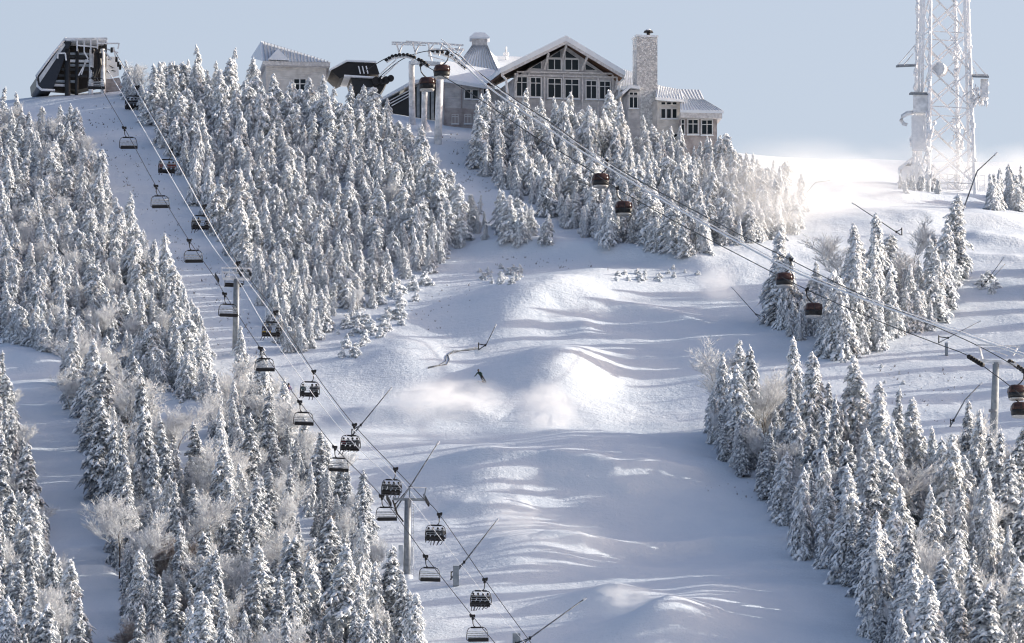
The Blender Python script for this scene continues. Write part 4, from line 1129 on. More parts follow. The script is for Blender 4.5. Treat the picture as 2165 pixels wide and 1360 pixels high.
for a, b in (((1900, 136), (1935, 95)), ((1911, 137), (1931, 113))):
    m = MB(o); m.bar(mp(*a, -0.6), mp(*b, -0.6), 0.12); part(K_, 'shield_stay', m, M['frost'])
platform([(2056, 164, -1.2), (2091, 165, -1.2), (2088, 161, 1.4), (2056, 160, 1.4)])
for a, b in (((2058, 128), (2086, 160)), ((2056, 140), (2066, 158))):
    m = MB(o); m.bar(mp(*a, -0.6), mp(*b, -0.6), 0.12); part(K_, 'shield_stay', m, M['rime'])
platform([(1922, 201, -1.2), (1966, 201, -1.2), (1964, 198, 1.2), (1926, 198, 1.2)])
m = MB(o); m.box(mp(1948, 221, -0.6), (2.0, 1.3, 2.1)); part(K_, 'equipment_box', m, M['frost'])
m = MB(o); m.box(mp(1943, 282, -0.2), (1.8, 1.2, 4.2)); part(K_, 'equipment_cabinet', m, M['rime'])
m = MB(o)      # curved rimed bracket (radome arm) on the left
m.tube([mp(1932, 238), mp(1918, 240), mp(1908, 246), mp(1905, 254), mp(1910, 262), mp(1918, 264)], 0.3, 8, 0.22); part(K_, 'radome_arm', m, M['frost'], True)
m = MB(o); c = mp(1987, 147, 0); m.tube([c + (-.2, -.5, 0), c + (.2, .5, 0)], .85, 16); part(K_, 'dish_drum', m, M['frost'])
m = MB(o); m.box(mp(2081, 188, -0.2), (0.9, 1.0, 2.3)); part(K_, 'antenna_panel', m, M['frost'])
ic = []
for _ in range(60):
    q = mp(rm.uniform(2050, 2090), rm.uniform(176, 222), rm.uniform(-.8, .8)) - o
    ic.append((blob(rm, q, np.array((0.05, 0.05, 1.0)), rm.uniform(.25, .6), rm.uniform(.08, .2), rm.uniform(.08, .2), .4), ICO_F))
ob = bpy.data.objects.new('hanging_rime', tri_mesh('hanging_rime', ic, M['rime'])); COL.objects.link(ob); ob['kind'] = 'stuff'; ob.parent = K_['__e']
# --- small hut and fence by the mast
hb = ground(1928, 392)
H_ = thing('equipment_hut', hb, 'little snow-covered hut at the foot of the lattice mast', 'hut')
o = H_['__o']
m = MB(o); m.box(hb + (0, 0, 0.9), (2.6, 3.0, 2.4)); part(H_, 'wall', m, M['rime'])
m = MB(o); m.prism([hb + np.array(q) for q in ((-1.7, -1.8, 1.9), (0, -1.8, 3.2), (1.7, -1.8, 1.9), (1.5, -1.8, 1.6), (0, -1.8, 2.8), (-1.5, -1.8, 1.6))], (0, 3.6, 0)); part(H_, 'roof', m, M['roofsnow'])
m = MB(o); m.box(hb + (0.2, -1.53, 0.6), (0.8, 0.08, 1.6)); part(H_, 'door', m, M['frost'])
fb = ground(1965, 398)
X_ = thing('frosted_fence', fb, 'frosted wire fence running along the foot of the mast', 'fence')
o = X_['__o']
fpts = [ground(1955 + 16 * k, 398 + 0.6 * k) for k in range(9)]
for g in fpts:
    m = MB(o); m.tube([g + (0, 0, -0.3), g + (0, 0, 1.9)], 0.09, 6); part(X_, 'post', m, M['rime'])
for hgt in (0.6, 1.2, 1.8):
    m = MB(o); m.tube([g + (0, 0, hgt) for g in fpts], 0.06, 4); part(X_, 'rail', m, M['rime'])
# ------------------------------------------------------------------ chairlift
ROPE_Y, ROPE_D = [100, 125, 565, 1040, 1360, 1500], [1699, 1693, 1549, 1430, 1350, 1315]
def rd(py): return float(np.interp(py, ROPE_Y, ROPE_D))
UPR = [(243, 108), (261, 140), (290, 184), (361, 318), (432, 436), (503, 556), (582, 660), (663, 786), (749, 899), (836, 992), (893, 1052), (929, 1088), (1025, 1226), (1112, 1345), (1190, 1450)]
DNR = [(205, 165), (222, 200), (263, 271), (330, 394), (400, 509), (456, 590), (475, 622), (551, 737), (634, 850), (708, 946), (807, 1050), (900, 1177), (999, 1303), (1055, 1370), (1120, 1450)]
C1 = [(252, 128), (300, 212), (364, 325), (458, 498), (506, 572), (580, 672), (655, 783), (740, 900), (825, 990), (880, 1055)]
C2 = [(228, 150), (242, 172), (300, 268), (434, 498), (499, 586), (562, 693), (631, 792), (705, 890), (775, 965), (850, 1035), (940, 1150), (1050, 1290), (1110, 1360), (1160, 1430)]
M['cable'] = mat('rimed_cable', (0.82, 0.83, 0.85), 0.6)
def cable(name, pts, dfun, r, m, label, group=None, r2=None):
    w = np.array([P(x, y, dfun(x, y)) for x, y in pts])
    fine = []
    for k in range(len(w) - 1):            # smooth curve through the points
        p0, p1, p2, p3 = w[max(k - 1, 0)], w[k], w[k + 1], w[min(k + 2, len(w) - 1)]
        for t in np.linspace(0, 1, 6, endpoint=False):
            fine.append(0.5 * ((2 * p1) + (-p0 + p2) * t + (2 * p0 - 5 * p1 + 4 * p2 - p3) * t * t + (-p0 + 3 * p1 - 3 * p2 + p3) * t ** 3))
    fine.append(w[-1])
    b = fine[0]
    mb = MB(b); mb.tube(fine, r, 5, r2)
    ob = mb.build(name, m, None, True, b)
    tag(ob, label, 'cable', group)
    return ob
cable('haul_rope', UPR, lambda x, y: rd(y) + 0.5, 0.042, M['rope'], 'dark chairlift haul rope carrying the occupied chairs uphill')
cable('haul_rope', DNR, lambda x, y: rd(y), 0.042, M['rope'], 'dark chairlift haul rope carrying the empty chairs downhill')
cable('signal_cable', C1, lambda x, y: rd(y) - 0.6, 0.07, M['cable'], 'white rimed cable beside the uphill chairlift rope', r2=0.03)
cable('signal_cable', C2, lambda x, y: rd(y), 0.06, M['cable'], 'white rimed cable running between the two chairlift ropes', r2=0.018)

LIFT_YAW = math.atan2(46.0, 278.0)      # the line climbs up and to the left
def make_chair(sh=0.10, smat='slat'):
    e = empty('lift_chair', (0, 0, 0))
    def b(name, mb, m, sm=False, par=None): return mb.build(name, m, par or e, sm)
    m = MB(); m.box((0, 0, 0.02), (0.50, 0.34, 0.26)); m.box((0.02, 0, -0.2), (0.22, 0.22, 0.3)); m.box((-0.2, 0, 0.12), (0.2, 0.2, 0.2)); b('grip', m, M['black'])
    m = MB(); m.tube([(0, 0, -0.2), (0.02, 0, -0.75), (0.10, 0, -1.02), (0.30, 0, -1.14)], 0.055, 6); b('hanger', m, M['dark'], True)
    cx = 0.40
    m = MB(); m.tube([(cx - 0.62, 0, -1.16), (cx + 0.62, 0, -1.16)], 0.085, 8); b('top_bar', m, M['black'])
    for s in (-1, 1):
        m = MB(); m.tube([(cx + s * 0.60, 0, -1.16), (cx + s * 0.84, 0, -1.24), (cx + s * 1.0, 0, -1.48), (cx + s * 1.08, 0, -1.95), (cx + s * 1.09, 0.02, -2.42), (cx + s * 1.07, 0.25, -2.50)], 0.042, 6); b('side_frame', m, M['dark'], True)
    for z, y in ((-1.74, -0.05), (-1.96, -0.02), (-2.16, 0.0)):
        m = MB(); m.box((cx, y, z), (1.98, 0.05, sh)); b('back_slat', m, M[smat])
    for k in range(4):
        m = MB(); m.box((cx - 0.75 + k * 0.5, 0.30, -2.44), (0.49, 0.56, 0.22)); st = b('seat_cushion', m, M['black'])
    m = MB(); m.box((cx, 0.58, -2.54), (2.06, 0.08, 0.34)); b('seat_front', m, M['black'])
    m = MB(); m.tube([(cx - 1.0, 0.0, -1.62), (cx - 0.98, 0.1, -1.60), (cx + 0.98, 0.1, -1.60), (cx + 1.0, 0.0, -1.62)], 0.03, 5); b('restraint_bar', m, M['slat'], True)
    return e
chair0 = make_chair()
chair1 = make_chair(0.05, 'grey')
ORD = ['topmost', 'second', 'third', 'fourth', 'fifth', 'sixth', 'seventh', 'eighth', 'ninth', 'lowest']
EMPTY_G = [(196, 146), (263, 271), (330, 394), (400, 509), (475, 622), (551, 737), (634, 850), (708, 946), (807, 1050), (900, 1177), (999, 1303)]
FULL_G = [(290, 184), (361, 318), (432, 436), (503, 556), (582, 660), (663, 786), (749, 899), (836, 992), (929, 1088), (1025, 1226)]
EL = ['empty black chair inside the summit terminal', 'empty chair next below the summit terminal on the downhill rope', 'empty chair third from the summit on the downhill rope', 'empty chair just above the upper lift tower on the downhill rope',
      'empty chair beside the pole of the upper lift tower', 'empty chair just below the foot of the upper lift tower', 'empty chair just below the skier in purple', 'empty chair hanging below the riders near the first slanting lance',
      'empty chair left of the lower lift tower head', 'empty chair right of the foot of the lower lift tower', 'empty chair at the bottom edge of the view']
chairs_up = []
first = True
for (px, py), lab in zip(EMPTY_G, EL):
    c = chair0 if first else copy_tree(chair0)
    first = False
    c.location = P(px, py, rd(py)); c.rotation_euler = (0, 0, LIFT_YAW + math.pi)
    # facing downhill the arm lies on the other side: mirror so that the seat hangs right of the grip
    c.scale = (-1, 1, 1); c.rotation_euler[1] = R(2.5) * math.sin(px * 1.7); c.rotation_euler[0] = R(2) * math.sin(py)
    tag(c, lab, 'chair', 'empty chairs riding down')
FLB = ['occupied chair arriving just below the summit terminal', 'occupied chair with a rider in red, second from the summit', 'occupied chair third from the summit on the uphill rope', 'empty-looking chair passing the head of the upper lift tower', 'occupied chair just below the upper lift tower, rider in yellow trousers',
       'occupied chair level with the skier in purple', 'occupied chair in front of the first slanting snow lance', 'occupied chair passing the head of the lower lift tower', 'occupied chair just below the lower lift tower', 'lowest occupied chair on the uphill rope']
for (px, py), lab in zip(FULL_G, FLB):
    c = chair1 if not chairs_up else copy_tree(chair1)
    c.location = P(px, py, rd(py) + 0.5); c.rotation_euler = (0, 0, LIFT_YAW); c.scale = (-1, 1, 1)
    tag(c, lab, 'chair', 'chairs riding up')
    chairs_up.append(c)

# ---- people
M['jacket'] = mat('jacket_cloth', (0.05, 0.05, 0.06), 0.8)
t_ = M['jacket'].node_tree
oi = t_.nodes.new('ShaderNodeObjectInfo'); t_.links.new(oi.outputs['Color'], t_.nodes['Principled BSDF'].inputs['Base Color'])
M['pants'] = mat('dark_trousers', (0.018, 0.019, 0.024), 0.85)
M['pantsy'] = mat('yellow_trousers', (0.45, 0.30, 0.05), 0.8)
M['pantsp'] = mat('purple_trousers', (0.16, 0.11, 0.22), 0.8)
M['skin'] = mat('skin', (0.45, 0.28, 0.20), 0.6)
M['boot'] = mat('ski_boots', (0.02, 0.02, 0.022), 0.4)
M['helmet'] = mat('helmet_shell', (0.015, 0.015, 0.018), 0.35)
M['goggle'] = mat('goggle_lens', (0.10, 0.05, 0.03), 0.1)
M['ski'] = mat('ski_topsheet', (0.06, 0.06, 0.08), 0.4)

def body_mesh(name, J, E, pants):
    names = list(J)
    me = bpy.data.meshes.new(name + '_cage')
    me.from_pydata([J[k][0] for k in names], [(names.index(a), names.index(b)) for a, b in E], [])
    ob = bpy.data.objects.new(name + '_cage', me); COL.objects.link(ob)
    ob.modifiers.new('skin', 'SKIN')
    for k, v in enumerate(me.skin_vertices[0].data):
        r_ = J[names[k]][1]; v.radius = (r_, r_); v.use_root = names[k] == 'pelvis'
    ob.modifiers.new('sub', 'SUBSURF').levels = 1
    dg = bpy.context.evaluated_depsgraph_get()
    out = bpy.data.meshes.new_from_object(ob.evaluated_get(dg))
    out.name = name
    bpy.data.objects.remove(ob); bpy.data.meshes.remove(me)
    out.materials.clear()
    for m in (M['jacket'], pants, M['skin'], M['boot']): out.materials.append(m)
    jp = np.array([J[k][0] for k in names])
    reg = {'head': 2, 'crown': 2, 'neck': 2, 'kneeL': 1, 'kneeR': 1, 'hipL': 1, 'hipR': 1, 'pelvis': 1, 'shinL': 1, 'shinR': 1, 'ankL': 3, 'ankR': 3, 'toeL': 3, 'toeR': 3, 'heelL': 3, 'heelR': 3}
    for p in out.polygons:
        c = np.array(p.center)
        k = names[int(np.argmin(((jp - c) ** 2).sum(1)))]
        p.material_index = reg.get(k, 0)
        if k in ('head', 'crown', 'neck') and c[1] < J['head'][0][1] + 0.03: p.material_index = 3
    out.shade_smooth()
    return out
EDG = [('pelvis', 'belly'), ('belly', 'chest'), ('chest', 'neck'), ('neck', 'head'), ('head', 'crown')]
for s in 'LR':
    EDG += [('chest', 'sh' + s), ('sh' + s, 'el' + s), ('el' + s, 'wr' + s), ('wr' + s, 'hand' + s), ('pelvis', 'hip' + s), ('hip' + s, 'knee' + s), ('knee' + s, 'shin' + s), ('shin' + s, 'ank' + s), ('ank' + s, 'toe' + s)]
def joints(pel, lean, arms, legs, headtilt=0.0):
    """joint table: lean moves the upper body, arms/legs give (elbow, wrist, hand) and (knee, shin, ankle, toe) for the left side"""
    px, py, pz = pel
    lx, ly = lean
    J = {'pelvis': (pel, .15), 'belly': ((px + lx * .35, py + ly * .35, pz + .20), .145), 'chest': ((px + lx * .8, py + ly * .8, pz + .42), .165),
         'neck': ((px + lx, py + ly, pz + .58), .065), 'head': ((px + lx, py + ly + .03 + headtilt, pz + .71), .098), 'crown': ((px + lx, py + ly + .03 + headtilt, pz + .80), .085)}
    for s, g in (('L', -1), ('R', 1)):
        el, wr, ha = arms if not isinstance(arms, dict) else arms[s]
        kn, shn, an, to = legs if not isinstance(legs, dict) else legs[s]
        J['sh' + s] = ((px + lx * .9 + g * .19, py + ly * .9, pz + .50), .085)
        for nm, q, r_ in (('el', el, .066), ('wr', wr, .05), ('hand', ha, .055)): J[nm + s] = ((px + lx * .9 + g * q[0], py + ly * .9 + q[1], pz + q[2]), r_)
        J['hip' + s] = ((px + g * .10, py + .02, pz - .04), .105)
        for nm, q, r_ in (('knee', kn, .08), ('shin', shn, .075), ('ank', an, .07), ('toe', to, .06)): J[nm + s] = ((px + g * q[0], py + q[1], pz + q[2]), r_)
    return J
SIT = joints((0, 0, .14), (0, -.02), ((.27, .10, .28), (.20, .32, .20), (.15, .42, .20)), ((.14, .46, .0), (.15, .50, -.22), (.15, .50, -.42), (.15, .66, -.47)))
SIT2 = joints((0, 0, .14), (0.05, .06), ((.28, .06, .26), (.24, .26, .12), (.20, .36, .10)), ((.12, .46, .02), (.16, .44, -.2), (.18, .40, -.40), (.18, .56, -.46)), .02)
STAND = joints((0, 0, .92), (.02, .06), ((.30, .06, .24), (.30, .26, .10), (.28, .34, .08)), ((.13, .10, -.44), (.14, .04, -.66), (.14, .0, -.84), (.14, .16, -.88)))
CARVE = joints((0, 0, .62), (.34, .14), {'L': ((.42, .10, .34), (.52, .24, .22), (.56, .30, .20)), 'R': ((.30, .18, .22), (.34, .36, .06), (.36, .44, .04))},
               {'L': ((.30, .22, -.20), (.40, .10, -.40), (.46, .02, -.56), (.48, .18, -.60)), 'R': ((-.06, .26, -.18), (-.16, .14, -.38), (-.22, .04, -.54), (-.20, .2, -.58))}, .04)
BODY = {}
for nm, J in (('sit', SIT), ('sit2', SIT2)):
    for pk in ('pants', 'pantsy'): BODY[nm, pk] = (body_mesh('rider_' + nm + pk, J, EDG, M[pk]), J)
BODY['stand', 'pantsp'] = (body_mesh('standing_skier', STAND, EDG, M['pantsp']), STAND)
BODY['carve', 'pants'] = (body_mesh('carving_skier', CARVE, EDG, M['pants']), CARVE)
def dome(c, r, sq=1.0):
    v, f, n, k = [], [], 10, 4
    for i in range(k + 1):
        a = math.pi / 2 * i / k * 1.25 - 0.39
        for j in range(n): v.append((c[0] + r * math.cos(a) * math.cos(j * 6.2832 / n), c[1] + r * 1.1 * math.cos(a) * math.sin(j * 6.2832 / n), c[2] + r * math.sin(a) * sq))
    for i in range(k):
        for j in range(n): f.append((i * n + j, i * n + (j + 1) % n, (i + 1) * n + (j + 1) % n, (i + 1) * n + j))
    f.append(tuple(k * n + j for j in range(n)))
    return v, f
def person(key, color, loc, yaw, label, group=None, board=False, skitilt=0.0):
    me, J = BODY[key]
    ob = bpy.data.objects.new('person', me); COL.objects.link(ob)
    ob.color = (*color, 1); ob.location = tuple(float(q) for q in loc); ob.rotation_euler = (0, 0, yaw)
    tag(ob, label, 'person', group)
    h = J['head'][0]
    m = MB(); v, f = dome((h[0], h[1] - .01, h[2] + .04), .135); m.add(v, f); m.build('helmet', M['helmet'], ob, True)
    m = MB(); m.box((h[0], h[1] + .10, h[2] + .02), (.16, .06, .07)); m.build('goggles', M['goggle'], ob)
    for s in 'LR':
        a, t = np.array(J['ank' + s][0]), np.array(J['toe' + s][0])
        d = t - a; d[2] = d[2] * 0.5 + skitilt; d /= np.linalg.norm(d)
        c = (a + t) / 2 + np.array((0, 0, -.075))
        m = MB(); m.bar(c - d * .72, c + d * .80, .085, .03); m.bar(c + d * .80, c + d * .95 + np.array((0, 0, .07)), .08, .025); m.build('ski', M['ski'], ob)
    return ob
DK = [(.016, .017, .022), (.02, .02, .03), (.03, .03, .035), (.012, .014, .02)]
RID = [  # riders of each occupied chair: (seat 0-3, jacket colour, trouser kind, look)
    [(0, DK[0], 'pants', 'black jacket'), (1, DK[1], 'pants', 'dark jacket'), (2, DK[2], 'pants', 'dark grey jacket'), (3, DK[0], 'pants', 'black jacket')],
    [(0, (.12, .02, .02), 'pants', 'dark red jacket'), (1, (.16, .03, .025), 'pants', 'red jacket'), (3, (.20, .06, .05), 'pants', 'bright red jacket')],
    [(0, DK[1], 'pants', 'dark jacket'), (2, DK[0], 'pants', 'black jacket'), (3, DK[2], 'pants', 'dark grey jacket')],
    [],
    [(0, DK[0], 'pants', 'black jacket'), (2, (.03, .04, .10), 'pantsy', 'navy jacket and yellow trousers'), (3, (.02, .02, .05), 'pantsy', 'dark jacket and yellow trousers')],
    [(1, DK[0], 'pants', 'black jacket'), (0, DK[1], 'pants', 'dark jacket'), (3, (.015, .05, .06), 'pants', 'teal jacket')],
    [(0, DK[0], 'pants', 'black jacket'), (1, DK[2], 'pants', 'dark grey jacket'), (2, DK[1], 'pants', 'dark jacket'), (3, (.10, .02, .03), 'pants', 'maroon jacket')],
    [(0, DK[0], 'pants', 'black jacket'), (1, DK[1], 'pants', 'dark jacket'), (2, (.03, .03, .035), 'pants', 'charcoal jacket'), (3, DK[3], 'pants', 'black jacket')],
    [(0, DK[0], 'pants', 'black jacket'), (1, DK[2], 'pants', 'dark grey jacket'), (2, DK[1], 'pants', 'dark jacket'), (3, DK[3], 'pants', 'black jacket')],
    [(0, DK[0], 'pants', 'black jacket'), (1, DK[2], 'pants', 'dark grey jacket'), (2, DK[1], 'pants', 'dark jacket'), (3, DK[3], 'pants', 'black jacket')]]
WHERE = ['nearest the summit', 'second from the summit', 'third from summit', '', 'below the upper tower', 'beside the purple skier', 'by the first lance', 'at the lower tower head', 'below the lower tower', 'lowest on the rope']
SEATW = ['first', 'second', 'third', 'fourth']
rp_ = np.random.default_rng(12)
for c, rs, wh in zip(chairs_up, RID, WHERE):
    for seat, colr, pk, look in rs:
        lx = -(0.40 - 0.75 + seat * 0.5)
        yaw = c.rotation_euler[2]
        off = Matrix.Rotation(yaw, 3, 'Z') @ Vector((lx, 0.20, -2.33))
        order = SEATW[3 - seat]
        person(('sit' if rp_.random() < .6 else 'sit2', pk), colr, np.array(c.location) + np.array(off), yaw + float(rp_.uniform(-.15, .15)),
               'rider in %s, %s from left on chair %s' % (look, order, wh), 'chairlift riders', skitilt=float(rp_.uniform(-.05, .05)))
g = ground(610, 846)
person(('stand', 'pantsp'), (.17, .12, .24), g + (0, 0, 0.04), R(200), 'skier in a purple suit standing on the snow left of the chairlift')
g = ground(1019, 812)
person(('carve', 'pants'), (.02, .05, .035), g + (0, 0, 0.04), R(150), 'skier in dark green leaning into a turn and throwing up powder')

# ---- chairlift towers
def lift_tower(base, top, d, label, boxes=False):
    g = ground(*base)
    T = thing('lift_tower', g, label, 'lift tower', 'chairlift towers')
    o = T['__o']
    dd = float(proj(g)[2][0])
    tp = P(top[0], top[1], dd)
    tp[:2] = g[:2] + (tp[:2] - g[:2]) * 1.0
    m = MB(o); m.tube([g + (0, 0, -1), tp], 0.40, 12, 0.33); part(T, 'pole', m, M['steel'], True)
    m = MB(o); m.tube([g + (0, 0, -0.5), g + (0, 0, 0.35)], 0.65, 12); part(T, 'footing', m, M['roofsnow'], True)
    ax = np.array((math.cos(LIFT_YAW), math.sin(LIFT_YAW), 0)); al = np.array((-math.sin(LIFT_YAW), math.cos(LIFT_YAW), 0))
    up = np.array((0, 0, 1.0))
    return T, o, tp, ax, al, up
def sheaves(T, o, c, al, n=6, rad=0.24, pitch=0.52, slope=0.4):
    dirv = al + np.array((0, 0, slope)); dirv /= np.linalg.norm(dirv)
    side = np.cross(dirv, (0, 0, 1)); side /= np.linalg.norm(side)
    m = MB(o); m.bar(c - dirv * n * pitch / 2, c + dirv * n * pitch / 2, 0.14, 0.22)
    b = part(T, 'sheave_beam', m, M['dark'])
    for k in range(n):
        q = c + dirv * (k - (n - 1) / 2) * pitch + np.array((0, 0, -0.12))
        m = MB(o); m.tube([q - side * .07, q + side * .07], rad, 10); part(T, 'sheave', m, M['black'])
T, o, tp, ax, al, up = lift_tower((498, 752), (500, 590), 0, 'single-pole chairlift tower with frosted cross frames on the upper slope')
for z, hw in ((0.0, 1.6), (0.75, 1.7), (1.25, 1.75)):
    m = MB(o); m.bar(tp + up * z - ax * hw, tp + up * z + ax * hw, 0.28 if z == 0 else 0.16, 0.28 if z == 0 else 0.16); part(T, 'cross_arm', m, M['frost'])
for s in (-1.6, -0.8, 0, 0.8, 1.6):
    m = MB(o); m.bar(tp + ax * s, tp + ax * s * 1.06 + up * 1.3, 0.12); part(T, 'upright', m, M['frost'])
sheaves(T, o, tp - ax * 2.25 + up * 0.15, al); sheaves(T, o, tp + ax * 0.3 + up * 0.95, al, 7); sheaves(T, o, tp + ax * 1.5 + up * 0.9, al, 5)
T, o, tp, ax, al, up = lift_tower((860, 1224), (862, 1056), 0, 'single-pole chairlift tower with equipment boxes near its snowy foot')
m = MB(o); m.bar(tp - ax * 1.6, tp + ax * 1.8, 0.26, 0.26); part(T, 'cross_arm', m, M['grey'])
m = MB(o); m.bar(tp + ax * 0.2 + up * 1.25, tp + ax * 2.0 + up * 1.3, 0.12); part(T, 'lifting_frame', m, M['frost'])
for a_, b_ in ((0.2, 0.2), (1.7, 1.95), (-0.6, 0.2)):
    m = MB(o); m.bar(tp + ax * a_, tp + ax * b_ + up * 1.3, 0.13); part(T, 'upright', m, M['grey'])
sheaves(T, o, tp + ax * 2.0 + up * 0.05, al, 7, slope=0.45); sheaves(T, o, tp - ax * 2.0 - up * 0.1, al, 6, slope=0.45)
m = MB(o); m.tube([tp - ax * 1.6 + up * -.1, tp - ax * 1.1 - up * 1.6, tp - ax * 0.45 - up * 2.4], 0.09, 6); part(T, 'catwalk_stay', m, M['dark'])
gq = ground(860, 1224)
for dx, z0, z1, w in ((-0.62, 1.3, 3.5, .5), (0.55, 1.4, 3.3, .2)):
    m = MB(o); m.box(gq + (dx, -0.25, (z0 + z1) / 2), (w, 0.4, z1 - z0)); part(T, 'control_box', m, M['frost'])
m = MB(o)
for k in range(30): m.bar(gq + (0.5, -.1, 0.6 + k * 0.28), gq + (0.72, -.1, 0.6 + k * 0.28), 0.04)
m.bar(gq + (0.5, -.1, .3), gq + (0.5, -.1, 8.8), .05); m.bar(gq + (0.72, -.1, .3), gq + (0.72, -.1, 8.8), .05)
part(T, 'ladder', m, M['frost'])

# ------------------------------------------------------------------ gondola
def gdp(px): return float(np.interp(px, [880, 2090, 2300], [1663, 1497, 1468]))
GU = [(800, 165), (850, 126), (905, 108), (960, 112), (1005, 148), (1082, 205), (1170, 263), (1251, 322), (1376, 396), (1560, 494), (1672, 550), (1797, 612), (1930, 670), (2063, 729), (2165, 786), (2260, 850)]
GL = [(770, 152), (820, 122), (862, 118), (905, 142), (1007, 205), (1126, 286), (1218, 341), (1309, 401), (1430, 470), (1560, 538), (1705, 612), (1850, 676), (1979, 726), (2046, 752), (2100, 790), (2142, 822), (2240, 905)]
GC = [(930, 92), (960, 116), (1035, 186), (1171, 280), (1234, 323), (1395, 420), (1560, 512), (1677, 573), (1811, 627), (1962, 682), (2080, 722), (2200, 765)]
cable('haul_rope', GU, lambda x, y: gdp(x) + 2, 0.055, M['rope'], 'upper dark haul rope of the gondola crossing above the tree island')
cable('haul_rope', GL, lambda x, y: gdp(x) - 2, 0.055, M['rope'], 'lower dark haul rope of the gondola crossing above the tree island')
cable('signal_cable', GC, lambda x, y: gdp(x) - 0.3, 0.11, M['cable'], 'thick white rimed cable running between the gondola ropes')
cable('signal_cable', [(x + 3, y - 9) if x < 1300 else (x + 2, y - 5) for x, y in GC], lambda x, y: gdp(x) + 0.6, 0.06, M['cable'], 'thin white rimed cable just above the thick one on the gondola line')

def make_cabin():
    e = empty('gondola_cabin', (0, 0, 0))
    def rings(prof):       # prof: (z, half x, half y) -> rounded box loft
        v, f, n = [], [], 12
        for z, hx, hy in prof:
            for j in range(n):
                a = j * 2 * math.pi / n
                cx_, sy_ = math.cos(a), math.sin(a)
                k = (abs(cx_) ** 4 + abs(sy_) ** 4) ** -0.25
                v.append((hx * cx_ * k, hy * sy_ * k, z))
        for i in range(len(prof) - 1):
            for j in range(n): f.append((i * n + j, i * n + (j + 1) % n, (i + 1) * n + (j + 1) % n, (i + 1) * n + j))
        f.append(tuple(range(n))[::-1]); f.append(tuple((len(prof) - 1) * n + j for j in range(n)))
        m = MB(); m.add(v, f); return m
    rings([(-3.02, .80, .74), (-2.86, .92, .86), (-2.42, .97, .92)]).build('cabin_shell', M['dark'], e, True)
    rings([(-2.42, .965, .915), (-1.78, .90, .85)]).build('window_band', M['tint'], e, True)
    rings([(-1.78, .90, .85), (-1.62, .80, .74), (-1.54, .60, .55)]).build('roof', M['cabin'], e, True)
    for s in (-1, 1):
        for t in (-1, 1):
            m = MB(); m.bar((s * .88, t * .82, -2.32), (s * .82, t * .77, -1.76), .12); m.build('corner_post', M['cabin'], e)
    m = MB(); m.bar((0, -.94, -2.95), (0, -.89, -1.75), .07); m.build('door_seam', M['dark'], e)
    rings([(-3.22, .62, .58), (-3.12, .86, .80), (-3.02, .88, .82)]).build('floor_pan', M['base'], e, True)
    for s in (-.5, .5):
        m = MB(); m.box((s, -.98, -2.75), (.34, .14, .36)); m.build('ski_rack', M['black'], e)
    m = MB(); m.tube([(-0.75, 0, 0), (-.80, 0, -.35), (-.72, 0, -.85), (-.42, 0, -1.25), (0, 0, -1.56)], .075, 6); m.build('hanger_arm', M['black'], e, True)
    m = MB(); m.box((-.75, 0, .02), (.34, .7, .26)); m.box((-.62, .1, .2), (.16, .3, .2)); m.build('grip', M['black'], e)
    return e
cab0 = make_cabin()
CAB = [((890, 138), 0, 'maroon gondola cabin nearest the portal tower at the top', 1), ((947, 112), 1, 'half-hidden maroon gondola cabin behind the one at the portal tower', 1), ((1283, 341), 1, 'maroon gondola cabin upper of the pair in front of the lodge firs', 1), ((1305, 399), 0, 'maroon gondola cabin lower of the pair in front of the lodge firs', 1),
       ((1672, 550), 1, 'maroon gondola cabin upper of the pair left of the tree island', 1), ((1706, 613), 0, 'maroon gondola cabin lower of the pair left of the tree island', 1), ((2164, 786), 1, 'maroon gondola cabin upper of the pair cut by the right edge', 1), ((2142, 822), 0, 'maroon gondola cabin lower of the pair cut by the right edge', 1)]
GY_ = math.atan2(-1197 / 18.0, 166)      # plan direction of the gondola line
for k, ((px, py), up_, lab, _) in enumerate(CAB):
    c = cab0 if k == 0 else copy_tree(cab0)
    d = gdp(px) + (2 if up_ else -2)
    c.rotation_euler = (0, 0, R(180 if up_ else 0) + R(8))
    g = P(px, py, d)
    off = Matrix.Rotation(c.rotation_euler[2], 3, 'Z') @ Vector((-.75, 0, 0))
    c.location = tuple(g - np.array(off))
    tag(c, lab, 'gondola cabin', 'gondola cabins')

# ---- portal tower at the top of the gondola
g1, g2, g3 = ground(872, 262), ground(896, 277), ground(925, 306)
V_ = thing('gondola_portal_tower', g3, 'frosted three-post gondola portal tower with curved rows of sheaves at the top', 'lift tower', None)
o = V_['__o']
vd = float(proj(g3)[2][0]) + 2
def vp(px, py, dd=0.0): return P(px, py, vd + dd)
for base, topx, topy, w in ((g3, 931, 138, .42), (g1, 870, 132, .36)):
    q = vp(topx, topy, 0 if base is g3 else 3); q2 = base + (0, 0, -1)
    m = MB(o); m.tube([q2, (q2 + q) / 2, q], w * 1.15, 12, w); part(V_, 'post', m, M['frost'], True)
m = MB(o); m.tube([g2 + (0, 0, -.8), vp(898, 190, 1.5)], .34, 12); part(V_, 'post', m, M['frost'], True)
m = MB(o); m.tube([g2 + (0, 0, -.6), g2 + (0, 0, .5), g2 + (0, 0, 1.1)], 1.15, 12, .4); part(V_, 'post_footing', m, M['rime'], True)
m = MB(o); m.bar(vp(872, 132, 3), vp(935, 136, 0), .7, .5); part(V_, 'portal_beam', m, M['frost'])
for a, b, w in (((828, 90), (946, 92), .2), ((858, 88), (980, 96), .2), ((905, 104), (982, 106), .18), ((828, 94), (900, 96), .12), ((945, 104), (980, 104), .2)):
    m = MB(o); m.bar(vp(*a, 1), vp(*b, 1), w); part(V_, 'top_rail', m, M['frost'])
